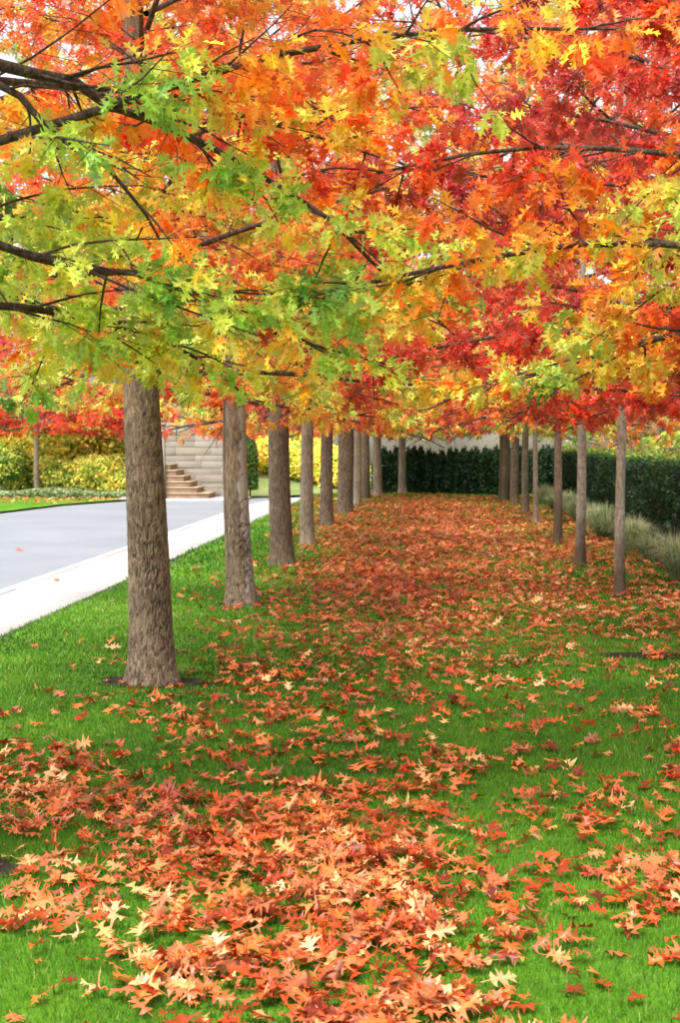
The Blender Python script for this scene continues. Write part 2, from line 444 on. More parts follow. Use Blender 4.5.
def twig_leaves(rng, tips, dirs, per, size=.135):
    n = len(tips)*per; k = np.repeat(np.arange(len(tips)), per)
    d = dirs[k]; a = rng.normal(size=(n, 3)); a -= (a*d).sum(1)[:, None]*d; a /= np.linalg.norm(a, axis=1)[:, None]
    al = rng.uniform(.4, 1.35, n)[:, None]
    D = d*np.cos(al)+a*np.sin(al); D[:, 2] -= rng.uniform(.1, .75, n)
    D /= np.linalg.norm(D, axis=1)[:, None]
    N = rng.normal(0, .55, (n, 3)); N[:, 2] += 1.0
    B = basis(D, N); B[:, :, 1] *= rng.uniform(.60, .98, n)[:, None]
    P = tips[k]-d*rng.uniform(0, .10, n)[:, None]+D*.03
    S = size*rng.uniform(.68, 1.18, n)
    return P, B, S, k

PATCH = Noise3(3, 1.1); PATCH2 = Noise3(4, .45); BIG = Noise3(5, 3.2)
def mk_trunk(H, r_top, r_mid, r_base, seed, seg=28, rings=60, top=None, relief=.006, detail=False, zcrown=2.2, z_end=None, patch=None, lean=(0, 0)):
    """tapered, flared, furrowed trunk; returns V, Q, attr"""
    z_end = z_end or H-.6
    zs = np.concatenate([np.linspace(-.08, zcrown+.3, rings), np.linspace(zcrown+.35, z_end, 10)])
    n = len(zs); a = np.arange(seg)*2*math.pi/seg
    Z, A = np.meshgrid(zs, a, indexing='ij')
    h = np.clip(Z/zcrown, 0, None)
    r = np.where(h < 1, r_mid+(r_top-r_mid)*(h-.15)/.85, r_top*np.clip((z_end-Z)/(z_end-zcrown), .03, 1)**.8)
    r = r+(r_base-r_mid)*np.exp(-np.clip(Z, 0, None)/.13)*(1+.18*np.cos(A*4+seed)+.12*np.cos(A*7+2*seed))
    rs = np.random.default_rng(seed)
    r *= 1+.025*np.sin(A*2+Z*1.3+seed)+.015*np.sin(A*3-Z*2.2)
    att = np.zeros((n, seg, 3))
    if detail:    # plated bark: worley cells stretched up the trunk
        U = A*r_mid; cu, cv = .018, .105
        nu = max(3, int(round(2*math.pi*r_mid/cu))); cu = 2*math.pi*r_mid/nu
        warp = .45*np.sin(Z*17+A*3)+.35*np.sin(Z*9-A*5+1)
        gu, gv = U/cu+warp, Z/cv+.5*np.sin(A*9)
        iu, iv = np.floor(gu).astype(int), np.floor(gv).astype(int)
        jit = rs.uniform(.1, .9, (nu, 400, 2)); F1 = np.full(gu.shape, 9.); F2 = F1.copy()
        for du in (-1, 0, 1):
            for dv in (-1, 0, 1):
                c = jit[(iu+du) % nu, (iv+dv) % 400]
                dd = np.hypot(iu+du+c[..., 0]-gu, iv+dv+c[..., 1]-gv)
                F2 = np.where(dd < F1, F1, np.minimum(F2, dd)); F1 = np.minimum(F1, dd)
        e = F2-F1; crev = np.clip(1.15-e/.26, 0, 1)
        up = np.clip((Z-.9)/1.6, 0, 1)*.55 if patch is None else np.clip((Z-.75)/.5, 0, .85)
        crev = crev*(1-up)*np.clip(.75+.5*np.sin(Z*31+A*5)*np.sin(A*7-Z*12)+.3*np.sin(Z*5+A*2), .1, 1)
        r = r-crev*relief*1.6+relief*(rs.uniform(0, 1, r.shape)-.5)*.35
        att[..., 0] = crev
        if patch is not None:
            a0, w = patch
            da = np.abs((A-a0+math.pi) % (2*math.pi)-math.pi)
            ed = np.sin(Z*17)*.10+np.sin(Z*41+A*4)*.09+np.sin(Z*5+2)*.15
            pt = np.clip((w+ed-da)/.10, 0, 1)*np.clip((Z-.10+.1*np.sin(A*11))/.12, 0, 1)*.75
            pt *= 1-.8*(np.sin(Z*60+np.sin(A*3)*2)*np.sin(Z*13) > .80)
            att[..., 1] = pt*(1-crev*.8)
            sc = np.clip(1-np.abs((A-(a0-2.0)+math.pi) % (2*math.pi)-math.pi-.07*np.sin(Z*4))/.20, 0, 1)   # long healed split
            sc *= np.clip((Z-.2)*3, 0, 1)
            att[..., 0] = np.maximum(att[..., 0], sc*.9); r = r-sc*.018
    else:
        crev = np.clip(np.sin(A*9+np.sin(Z*7+seed)*1.2)*np.sin(Z*19+A*3)-.35, 0, 1)*np.clip(1.3-Z, 0, 1)
        r = r-crev*relief; att[..., 0] = crev*.7
    X = r*np.cos(A)+lean[0]*Z+.012*np.sin(Z*1.7+seed); Y = r*np.sin(A)+lean[1]*Z+.012*np.cos(Z*1.4+seed)
    V = np.stack([X, Y, Z], -1).reshape(-1, 3)
    i = np.arange(n-1)[:, None]*seg; j = np.arange(seg)[None]; k = (j+1) % seg
    Q = np.stack([i+j, i+k, i+seg+k, i+seg+j], -1).reshape(-1, 4)
    return V, Q, att.reshape(-1, 3)

def limb_mesh(parts, name='branch'):
    b = MB()
    for P, r, s, _ in parts: b.tube(P, r, s)
    return b.mesh(name, (M_twig,), True)

def colour_t(world_P, base, k, ntw, rng, amp=.13, blobs=()):
    t = base+amp*PATCH(world_P)*.8+.06*BIG(world_P)+.05*PATCH2(world_P)
    for c, rad, tt in blobs:
        w = np.exp(-((world_P-c)**2).sum(1)/(2*rad*rad))
        t = t*(1-w)+(tt+.05*PATCH2(world_P))*w
    t = t+rng.normal(0, .05, ntw)[k]+rng.normal(0, .025, len(world_P))
    # greens and limes are far from even: push a few leaves well ahead in turning
    t = np.where(rng.random(len(t)) < .06, t+rng.uniform(.1, .3, len(t)), t)
    return np.clip(t, .02, .98)

EMPTY_COUNT = 0
def near_tree(X, Y, seed, label, base_t, lod, trunk, bmat, H=7.9, R=2.95, z0=2.2, nl=32, explicit=(), per=12, size=.092,
              zmin=1.95, amp=.13, blobs=(), nsingle=300, val=.55, clear=(4.6, 5.6), prune=(), taper=.62, near_min=0.0, tz=None):
    rng = np.random.default_rng(seed)
    root = bpy.data.objects.new('oak_tree', None); C.objects.link(root); root.location = (X, Y, 0)
    root['label'] = label; root['category'] = 'tree'; root['group'] = 'oak trees lining the lawn'
    V, Q, A = trunk
    link('trunk', new_mesh('trunk', V, Q, (bmat,), True, A), root)
    org = np.array([X, Y, 0.0])
    limbs, tips, dirs = skeleton(rng, H, R, z0, nl, [(p-org, r) for p, r in explicit], taper=taper,
                                   rscale=.68,
                                   skip=lambda Q: np.linalg.norm(Q+org-CAM, axis=1).min() < near_min and Q[0, 2] < 3.3)
    P, B, S, k = twig_leaves(rng, tips, dirs, per, size)
    W = P+org
    dist = np.linalg.norm(W-CAM, axis=1)
    tipd = np.linalg.norm(tips+org-CAM, axis=1)
    keep = rng.random(len(tips))[k] < np.clip((tipd[k]-clear[0])/(clear[1]-clear[0]), 0, 1)
    _, wy, _ = project(W); fw = (W-CAM)@Fv      # high crown overhead stays; only the low sprays close to the eye have been pruned off
    keep |= (W[:, 2] > 2.9) & (wy < -50) & (fw > .5)
    keep &= W[:, 2] > zmin+.09*PATCH2(W)+.05*PATCH(W)
    for lb in prune:      # the old limbs are bare close to the wood
        lb = np.array(lb); lb = np.concatenate([lb[:-1]*(1-f)+lb[1:]*f for f in (0, .33, .67)])
        dd = np.min(np.linalg.norm(W[:, None]-lb[None], axis=2), axis=1)
        front = (np.linalg.norm(W-CAM, axis=1) < np.linalg.norm(lb-CAM, axis=1).mean()+.5)
        keep &= (dd > .25) | (~front & (dd > .08))
    # shaded inner twigs shed early: thin the very centre
    rr = np.hypot(P[:, 0], P[:, 1]); keep &= (rr > .35) | (rng.random(len(P)) < .5)
    P, B, S, k, W = P[keep], B[keep], S[keep], k[keep], W[keep]
    t = colour_t(W, base_t, k, len(tips), rng, amp, blobs)
    if tz: t = np.clip(t+tz[2]*np.clip((W[:, 2]-tz[0])/(tz[1]-tz[0]), 0, 1), .02, .98)
    v = val*np.clip(rng.normal(1, .2, len(t)), .5, 1.5)
    # branches (each limb its own part); limbs reaching to the camera are cut back
    for parts in limbs:
        good = lambda p: (np.linalg.norm(p+org-CAM) > clear[0]-.1 or (p[2] > 2.9 and project((p+org)[None])[1][0] < -50)) and p[2] > zmin-.12
        Pm, rm = parts[0][:2]; nk = 0
        while nk < len(Pm) and good(Pm[nk]): nk += 1
        if nk < 2: continue
        if nk < len(Pm): rm = np.linspace(rm[0], .004, nk)
        Pm = Pm[:nk]; q = [(Pm, rm, 7, -1)]; alive = {0}
        for ix, x in enumerate(parts[1:], 1):
            if x[3] not in alive or not good(x[0][-1]): continue
            if x[3] == 0 and np.min(np.linalg.norm(Pm-x[0][0], axis=1)) > .25: continue
            alive.add(ix); q.append(x)
        link('branch', limb_mesh(q), root)
    px, py, dep = project(W)
    vis = (px > -5) & (px < 686) & (py > -5) & (py < 1030) & (dep > 1)
    facing = np.abs((B[:, :, 2]*(W-CAM)).sum(1)/np.linalg.norm(W-CAM, axis=1))
    score = np.where(vis, S/dep*(.3+facing), -1)
    # nearest to the eye within this crown first (they are the ones not hidden)
    order = np.argsort(-score+.0*dep); order = order[score[order] > 0][:nsingle]
    mask = np.ones(len(P), bool); mask[order] = False
    ms = LEAF_MESH if lod == 'hi' else LEAF_MESH_MID
    for i in order: put_leaf('leaf', ms[int(rng.integers(0, 6))], P[i], B[i], S[i], float(t[i]), float(v[i]), root)
    dm = np.linalg.norm(W[mask]-CAM, axis=1); lk = np.where((dm < 6.0) & vis[mask], 0, np.where((dm < 9.3) & vis[mask], 6, 12))
    fo = link('foliage', leaves_mesh('foliage', LIVE['hi']+LIVE['mid']+LIVE['low'], P[mask], B[mask], S[mask], t[mask], v[mask], M_leaf,
                                     lk+RNG.integers(0, 6, len(lk))), root, kind='stuff')
    fo.color = (0, 1, 0, 1)
    return root

# measured trunk feet
def foot(px, py): g = ground(px, py); return g[0], g[1]
L1 = foot(151, 682); L2 = foot(241, 606); L3 = foot(282, 566); L4 = foot(308, 544.5)
L5 = foot(328, 527); L6 = foot(346, 515)
R1 = foot(621, 598); R2 = foot(581, 567); R3 = foot(558, 543.5); R4 = foot(536, 524); R5 = foot(526, 514)
L0 = (-2.0, 5.35); R0 = (2.03, 10.95); Rm = (2.03, 6.5)

limbA = [pix(-60, 50, 5.36), pix(0, 65, 5.45), pix(40, 75, 5.55), pix(72, 80, 5.62), pix(107, 105, 5.72), pix(165, 125, 5.95), pix(220, 152, 6.15), pix(280, 187, 6.4), pix(332, 221, 6.65), pix(372, 262, 6.95), pix(415, 300, 7.3), pix(455, 335, 7.6)]
limbB = [pix(-70, 20, 5.36), pix(-10, 80, 5.4), pix(20, 96, 5.42), pix(40, 120, 5.46), pix(72, 147, 5.55), pix(108, 168, 5.68), pix(145, 213, 5.8), pix(160, 240, 5.9)]
limbC = [pix(-90, 210, 5.36), pix(-20, 238, 5.45), pix(32, 257, 5.55), pix(90, 271, 5.7), pix(135, 273, 5.85), pix(175, 290, 6.0), pix(226, 308, 6.25), pix(270, 332, 6.6), pix(330, 350, 7.0), pix(400, 368, 7.5)]
limbD = [pix(190, 70, 7.6), pix(215, 79, 7.3), pix(260, 92, 7.1), pix(300, 106, 6.95), pix(335, 112, 6.8)]
limbE = [pix(300, 5, 6.2), pix(306, 32, 6.0), pix(322, 62, 5.9), pix(330, 90, 5.85), pix(345, 112, 5.85)]
B_ = lambda px, py, Y, rad, t: (pix(px, py, Y), rad, t)
DEF = dict(amp=.13)

near_tree(L0[0], L0[1], 11, 'lime green oak closest on the left, bare grey limbs arching across, trunk out of frame',
          .26, 'hi', mk_trunk(7, .13, .16, .22, 11, 24, 40), M_bark, nl=34, H=7.2, R=3.2,
          explicit=[(np.array(limbA), .027), (np.array(limbB), .019), (np.array(limbC), .021)],
          per=14, zmin=1.97, near_min=5.4, clear=(5.15, 5.8), amp=.13, val=.68, z0=2.02, tz=(2.95, 3.5, .33), prune=(limbA, limbC, limbB), 
          blobs=[B_(300, 190, 6.8, .4, .27), B_(380, 330, 6.9, .5, .28), B_(140, 370, 6.3, .22, .50), B_(330, 30, 6, .3, .55), B_(200, 280, 6, .4, .24), B_(20, 330, 5.4, .35, .18), B_(110, 30, 6.5, .4, .66), B_(250, 40, 7, .5, .66)])
near_tree(Rm[0], Rm[1], 12, 'lime to orange oak closest on the right, leafy branches hanging over the lawn',
          .46, 'hi', mk_trunk(6.5, .055, .07, .10, 12, 20, 40), M_bark_pale, nl=34, H=6.6, R=3.05, near_min=5.0, per=13, tz=(2.75, 3.15, .34),
          zmin=1.95, clear=(4.8, 5.7), amp=.21, val=.59,
          blobs=[B_(620, 340, 6.3, .25, .60), B_(560, 290, 6.6, .3, .24), B_(490, 250, 6.8, .3, .55), B_(430, 300, 6.8, .35, .24), B_(640, 240, 6.5, .35, .33), B_(590, 380, 6.3, .25, .62)])
near_tree(L1[0], L1[1], 13, 'oak with thick furrowed brown trunk nearest on the left of the lawn, orange crown',
          .44, 'mid', mk_trunk(7.2, .122, .150, .195, 13, 130, 330, relief=.006, detail=True, lean=(-.022, 0)), M_bark, 
          explicit=[(np.array(limbD), .016), (np.array(limbE), .012)][:1],
          zmin=2.07, z0=2.12, amp=.10, nl=36, H=8.6, blobs=[B_(200, 60, 9.5, .9, .62), B_(60, 50, 9, .5, .58), B_(150, 250, 9, .9, .27), B_(50, 250, 9.5, .9, .22), B_(330, 60, 9.5, .8, .63), B_(120, 0, 9, .7, .66), B_(260, 130, 9.3, .6, .60), B_(330, 310, 9, .9, .27), B_(410, 340, 9.5, .7, .26), B_(400, 180, 9.5, .7, .55)])
near_tree(R0[0], R0[1], 14, 'crimson oak at the right edge, dark limbs reaching in above the lawn',
          0.80, 'mid', mk_trunk(6.8, .05, .065, .085, 14, 20, 40), M_bark_pale, 
          explicit=[(np.array([pix(700, 385, 10.95), pix(672, 395, 10.6), pix(640, 392, 10.2), pix(600, 389, 9.8), pix(560, 391, 9.4), pix(530, 392, 9.1)]), .022)],
          zmin=1.98, amp=.12, blobs=[B_(560, 180, 10, .9, .82), B_(620, 90, 10, .8, .84), B_(640, 420, 10.5, .6, .66), B_(500, 300, 10, .7, .72), B_(600, 30, 10, .6, .70), B_(480, 130, 10, .7, .88), B_(620, 200, 10.5, .9, .9)], nl=36, H=8.6)
near_tree(L2[0], L2[1], 15, 'second oak of the left row, split brown bark and a whitish bark patch',
          .56, 'mid', mk_trunk(7.2, .118, .14, .19, 15, 96, 240, relief=.006, detail=True, lean=(-.028, 0), patch=(-.50, .62)), M_bark, per=11, size=.10,
          zmin=1.95, z0=2.05, amp=.12, blobs=[B_(270, 395, 13.5, .35, .86), B_(250, 60, 13, 1.2, .66), B_(330, 200, 13, .9, .62), B_(340, 370, 13, .8, .28)])
near_tree(R1[0], R1[1], 16, 'slender oak with pale lower trunk nearest on the right of the lawn, scarlet crown',
          .74, 'mid', mk_trunk(6.8, .046, .056, .078, 16, 32, 120, relief=.002), M_bark_pale, per=11, size=.10,
          zmin=1.98, amp=.12, blobs=[B_(660, 380, 14.5, .8, .70), B_(560, 400, 14, .5, .72), B_(430, 250, 14, .8, .85), B_(640, 200, 14, 1.2, .86)],
          explicit=[(np.array([(R1[0], R1[1], 2.05), (R1[0]-.2, R1[1]+.1, 1.99), (R1[0]-.42, R1[1]+.2, 1.93)]), .014)])

# shared crowns for the rest of the rows
VARIANT = []
for s in range(4):
    rng = np.random.default_rng(100+s)
    limbs, tips, dirs = skeleton(rng, 7.6, 2.85, 2.15, 28, sec_step=.15, twig_step=.10)
    P, B, S, k = twig_leaves(rng, tips, dirs, 7, .135)
    keep = P[:, 2] > 1.98+.09*PATCH2(P)
    P, B, S, k = P[keep], B[keep], S[keep], k[keep]
    off = np.array([0, s*11.0, 0])
    t = np.clip(.13*PATCH(P+off)*.8+.06*BIG(P+off)+.05*PATCH2(P)+rng.normal(0, .05, len(tips))[k]+rng.normal(0, .03, len(P)), -.5, .5)
    v = .5*np.clip(rng.normal(1, .17, len(t)), .5, 1.5)
    b = MB()
    for parts in limbs:
        for q in parts:
            if q[2] > 3: b.tube(*q[:2], 4)
    VARIANT.append((leaves_mesh('foliage', LIVE['low'], P, B, S, t, v, M_leaf), b.mesh('branches', (M_twig,), True)))

def row_tree(X, Y, var, rz, t, trunk, bmat, label, sc=1.0, cat='tree', group='oak trees lining the lawn', name='oak_tree', val=1.0, z=0.0, zs=None, dz=-.12):
    root = bpy.data.objects.new(name, None); C.objects.link(root); root.location = (X, Y, z)
    root['label'] = label; root['category'] = cat
    if group: root['group'] = group
    if trunk is not None:
        V, Q, A = trunk
        link('trunk', new_mesh('trunk', V, Q, (bmat,), True, A), root)
    f = link('foliage', VARIANT[var][0], root, (0, 0, dz), rz=rz, sc=(sc, sc, zs or sc), kind='stuff'); f.color = (t, val, 0, 1)
    link('branch', VARIANT[var][1], root, (0, 0, dz), rz=rz, sc=(sc, sc, zs or sc), kind='stuff')
    return root
T = mk_trunk
row_tree(*L3, 0, .4, .58, T(7, .140, .155, .20, 21, 40, 150, relief=.004, lean=(-.015, 0)), M_bark_dark, 'third oak of the left row, dark brown trunk with leaf litter at its foot')
row_tree(*L4, 1, 1.7, .55, T(7, .098, .115, .150, 22, 32, 100, relief=.003), M_bark_grey, 'fourth oak of the left row, lighter grey and slimmer than the dark trunks either side')
row_tree(*L5, 2, 2.9, .62, T(7, .112, .13, .175, 23, 32, 90, relief=.003, lean=(-.012, 0)), M_bark_dark, 'fifth oak of the left row, dark trunk between a grey one and a broad one')
row_tree(*L6, 3, .9, .56, T(7, .175, .185, .215, 24, 32, 90, relief=.004), M_bark_dark, 'sixth oak of the left row, broadest of the distant dark trunks')
g = ground(357.5, 506); row_tree(g[0], g[1], 0, 3.6, .50, T(7, .10, .11, .14, 25, 20, 40), M_bark_grey, 'seventh oak of the left row, mostly hidden behind the broad dark trunk')
g = ground(365, 500.5); row_tree(g[0], g[1], 1, 5.1, .62, T(7, .14, .15, .18, 26, 20, 40), M_bark_brown, 'brown trunked oak far down the left row, just before the pale one')
g = ground(378, 497.6); row_tree(g[0], g[1], 2, .3, .50, T(7, .12, .13, .17, 27, 20, 40), M_bark_grey, 'pale grey trunked oak near the far end of the left row')
g = ground(403, 495.6); row_tree(g[0], g[1], 3, 2.3, .48, T(7, .10, .12, .19, 28, 24, 50, zcrown=2.3), M_bark_grey, 'lone oak standing inside the far end of the lawn against the hedge')
row_tree(*R2, 1, .2, .66, T(7, .052, .066, .10, 31, 32, 100, relief=.002), M_bark_pale, 'second oak of the right row, pale trunk with a dark brown foot')
row_tree(*R3, 2, 1.2, .50, T(7, .056, .068, .085, 32, 24, 80), M_bark_brown, 'third oak of the right row, dark slender trunk with yellow leaves above', sc=1.0)
row_tree(*R4, 3, 4.2, .30, T(7, .045, .055, .075, 33, 24, 60), M_bark_grey, 'fourth oak of the right row, the thinnest and pale grey brown')
row_tree(*R5, 0, 5.2, .28, T(7, .075, .085, .11, 34, 24, 60), M_bark_dark, 'fifth oak of the right row, dark trunk behind the thinnest one')
g = ground(515.5, 505.5); row_tree(g[0], g[1], 1, 2.2, .30, T(7, .105, .115, .14, 35, 24, 50), M_bark_dark, 'sixth oak of the right row, broad dark trunk with yellow green crown')
g = ground(506.5, 502.5); row_tree(g[0], g[1], 2, 3.2, .28, T(7, .10, .11, .13, 36, 24, 50), M_bark_brown, 'brown oak next to last at the far end of the right row')
g = ground(502.3, 501); row_tree(g[0], g[1], 3, .2, .30, T(7, .07, .08, .10, 37, 24, 50), M_bark_dark, 'last oak of the right row, mostly hidden by its brown neighbour')

# ------------------------------------------------------------------ ground, road, pavement
def sheet(name, poly, z, m, sub=None, **kw):
    V = [(x, y, z) for x, y in poly]
    me = bpy.data.meshes.new(name); me.from_pydata(V, [], [tuple(range(len(V)))]); me.materials.append(m)
    return link(name, me, kind='structure', **kw)
sheet('ground', [(-500, -40), (500, -40), (500, 900), (-500, 900)], -.16, M_bank)
# lawn: gently uneven slab; its left side drops to pavement level
nx, ny = 60, 200
xs = np.linspace(-3.78, 3.05, nx); ys = np.linspace(-6, 44.3, ny)
LUMP = Noise3(77, 5.0)
def lawn_z(x, y):
    p = np.stack([x, y, np.zeros_like(x)], -1)
    return .012*LUMP(p.reshape(-1, 3)).reshape(x.shape)
XX, YY = np.meshgrid(xs, ys)
ZZ = lawn_z(XX, YY); ZZ[:, 0] = -.12; ZZ[:, -1] = -.02
idx = np.arange(nx*ny).reshape(ny, nx)
Q = np.stack([idx[:-1, :-1], idx[:-1, 1:], idx[1:, 1:], idx[1:, :-1]], -1).reshape(-1, 4)
link('lawn', new_mesh('lawn', np.stack([XX, YY, ZZ], -1).reshape(-1, 3), Q, (M_lawn,), True), kind='structure')
sheet('planting_bed', [(3.05, -6), (12, -6), (12, 46), (3.05, 46)], -.022, M_bed)
sheet('side_lawn', [(5.2, -6.5), (60, -6.5), (60, 70), (5.2, 70)], -.014, M_lawn)
# road: one sheet that bends to the right at the far end
sheet('road', [(-10.9, -6), (-4.95, -6), (-4.95, 34), (-4.6, 37), (-3.9, 40.2), (-2.4, 43.0), (0, 44.6), (0, 46.6), (-3, 46.5), (-6, 44.9), (-8.0, 43.2), (-9.2, 41.2), (-10.2, 38.4), (-10.7, 34)], -.11, M_road)
# pavement slabs with joints
pv = bpy.data.objects.new('pavement', None); C.objects.link(pv); pv['kind'] = 'structure'
y = -2.0; slab = MB(); slab.box(-4.79, -3.79, 0, 1.49, -.15, -.012, .006); slab_me = slab.mesh('slab', (M_walk,))
while y < 37:
    link('slab', slab_me, pv, (0, y, RNG.uniform(-.002, .002))); y += 1.5
kb = MB(); kb.box(-4.95, -4.795, 0, 2.99, -.2, -.004, .012); kb_me = kb.mesh('kerb_stone', (M_walk,))
y = -2.0
while y < 36:
    link('kerb_stone', kb_me, pv, (0, y, 0)); y += 3.0
# the pavement sweeps right at the far end
b = MB(); N = 22
inner = [(-3.79, 37.0), (-3.66, 39.0), (-3.3, 41), (-2.7, 42.8), (-1.9, 44.1), (-.6, 44.9)]
outer = [(-4.95, 37.0), (-4.8, 39.2), (-4.35, 41.5), (-3.55, 43.6), (-2.3, 45.2), (-.6, 46.0)]
for (i0, i1), (o0, o1) in zip(zip(inner, inner[1:]), zip(outer, outer[1:])):
    b.add([(*o0, -.2), (*i0, -.2), (*i1, -.2), (*o1, -.2), (*o0, -.012), (*i0, -.012), (*i1, -.012), (*o1, -.012)],
          [(4, 5, 6, 7), (0, 1, 5, 4), (3, 0, 4, 7), (1, 2, 6, 5)])
link('curved_pavement', b.mesh('curved_pavement', (M_walk,)), kind='structure')
b = MB(); b.box(-9.4, -5.6, 41.7, 43.05, -.2, -.03, .01)
link('forecourt', b.mesh('forecourt', (M_walk,)), kind='structure')
# verge beyond the road on the left
sheet('verge', [(-40, -6), (-10.9, -6), (-10.7, 34), (-10.2, 38.4), (-9.25, 41.2), (-9.0, 42.5), (-9.0, 47), (-40, 47)], -.06, M_lawn)
# bare soil round some trunks; the right patch paints a sunken ring's shaded edge
def soil_shade_patch(cx, cy, rx, ry, rot, z, seed):
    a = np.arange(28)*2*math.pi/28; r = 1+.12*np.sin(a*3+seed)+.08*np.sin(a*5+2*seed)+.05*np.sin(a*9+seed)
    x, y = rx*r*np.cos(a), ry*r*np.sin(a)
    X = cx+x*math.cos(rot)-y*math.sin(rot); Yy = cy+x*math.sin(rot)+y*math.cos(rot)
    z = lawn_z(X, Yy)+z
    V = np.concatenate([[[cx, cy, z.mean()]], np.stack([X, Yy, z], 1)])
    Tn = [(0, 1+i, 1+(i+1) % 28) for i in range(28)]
    link('soil_shade_patch', new_mesh('soil_shade_patch', V, np.array(Tn), (M_soil_shade,)), kind='structure')
SOIL_SHADE = [(L1[0], L1[1]+.03, .41, .22), (L2[0], L2[1], .25, .22)]
g1 = ground(2, 872); SOIL_SHADE.append((g1[0]-.06, g1[1], .13, .13))
g2 = ground(642, 657); SOIL_SHADE.append((g2[0]+.05, g2[1], .36, .16))
for i, (cx, cy, rx, ry) in enumerate(SOIL_SHADE): soil_shade_patch(cx, cy, rx, ry, -.25 if i == 3 else 0, .006, i+1)

# ------------------------------------------------------------------ lawn blades
def grass_band(y0, y1, dens, h, w, seed):
    rng = np.random.default_rng(seed)
    n = int((y1-y0)*7*dens)
    y = rng.uniform(y0, y1, n); x = rng.uniform(-3.75, 3.05, n)
    px, py, dep = project(np.stack([x, y, np.zeros(n)], 1))
    ok = (px > -60-500/y) & (px < 740+500/y) & (py < 1120)
    for cx, cy, rx, ry in SOIL_SHADE: ok &= ((x-cx)/rx)**2+((y-cy)/ry)**2 > rng.uniform(.6, 1.15, n)
    for tx, ty, tr in ((L1[0], L1[1], .2), (L2[0], L2[1], .19)): ok &= np.hypot(x-tx, y-ty) > tr
    x, y = x[ok], y[ok]; n = len(x)
    z = lawn_z(x, y)
    P2 = np.stack([x, y, z], 1)
    hh = h*rng.uniform(.55, 1.25, n)*(1+.12*PATCH(P2)); a = rng.uniform(0, 6.283, n)
    lean = rng.uniform(.15, .85, n)*hh; la = rng.uniform(0, 6.283, n)
    ww = w*rng.uniform(.7, 1.3, n)
    dx, dy = np.cos(a)*ww, np.sin(a)*ww
    tip = np.stack([x+np.cos(la)*lean, y+np.sin(la)*lean, z+hh], 1)
    V = np.stack([np.stack([x-dx, y-dy, z-.004], 1), np.stack([x+dx, y+dy, z-.004], 1), tip], 1)
    t = np.clip(.47+.10*PATCH(P2)+.11*BIG(P2)+rng.normal(0, .15, n), 0, .92)
    t = np.where(rng.random(n) < .03, .95, t)
    A = np.zeros((n, 3, 3)); A[..., 0] = t[:, None]; A[..., 1] = .5*rng.uniform(.75, 1.3, n)[:, None]; A[:, 2, 2] = 1
    return V.reshape(-1, 3), np.arange(n*3).reshape(-1, 3), A.reshape(-1, 3)
bands = [grass_band(3.4, 6.0, 11000, .026, .0017, 1), grass_band(6.0, 10, 5200, .028, .0026, 2), grass_band(10, 17, 1700, .032, .0050, 3), grass_band(17, 44.3, 330, .05, .012, 4)]
off = 0; Vs, Ts, As = [], [], []
for V, T_, A in bands: Vs.append(V); Ts.append(T_+off); As.append(A); off += len(V)
o = link('grass', new_mesh('grass', np.concatenate(Vs), np.concatenate(Ts), (M_grass,), False, np.concatenate(As)), kind='stuff',
         label='short mown green grass of the lawn showing between fallen leaves', category='grass'); o.color = (0, 1, 0, 1)

# ------------------------------------------------------------------ fallen leaves
GY = [495, 500, 520, 550, 580, 610, 640, 670, 700, 740, 780, 820, 860, 900, 940, 980, 1020]
GX = np.arange(0, 681, 85)
COV = np.array([
 [0, 0, 0, 0, .3, .35, .3, .3, .2],
 [0, 0, 0, 0, .6, .9, .5, .5, .3],
 [0, 0, 0, 0, .75, .95, .85, .6, .6],
 [0, 0, 0, .05, .85, .93, .85, .8, .6],
 [0, 0, 0, .3, .93, .93, .8, .65, .65],
 [0, 0, .02, .4, .85, .92, .75, .7, .75],
 [0, .03, .06, .62, .80, .87, .7, .5, .6],
 [.02, .03, .12, .62, .65, .62, .5, .3, .35],
 [.03, .06, .35, .5, .62, .5, .35, .25, .3],
 [.25, .33, .40, .45, .35, .2, .35, .25, .35],
 [.75, .65, .45, .45, .4, .45, .3, .2, .35],
 [.75, .87, .83, .83, .78, .62, .3, .45, .42],
 [.2, .35, .92, .92, .85, .82, .45, .5, .5],
 [.35, .55, .82, .92, .93, .9, .82, .62, .7],
 [.5, .35, .55, .87, .93, .95, .6, .6, .7],
 [.05, .15, .7, .82, .93, .93, .35, .2, .45],
 [.02, .1, .6, .8, .87, .87, .4, .15, .3]])
def coverage(px, py):
    fy = np.interp(py, GY, np.arange(len(GY))); fx = np.clip(px, 0, 680)/85
    i = np.minimum(fy.astype(int), len(GY)-2); j = np.minimum(fx.astype(int), 7); a = fy-i; b = fx-j
    return COV[i, j]*(1-a)*(1-b)+COV[i+1, j]*a*(1-b)+COV[i, j+1]*(1-a)*b+COV[i+1, j+1]*a*b
LIT = Noise3(31, .5); LIT2 = Noise3(32, 1.3); LIT3 = Noise3(33, .22)
rng = np.random.default_rng(55)
allP = []
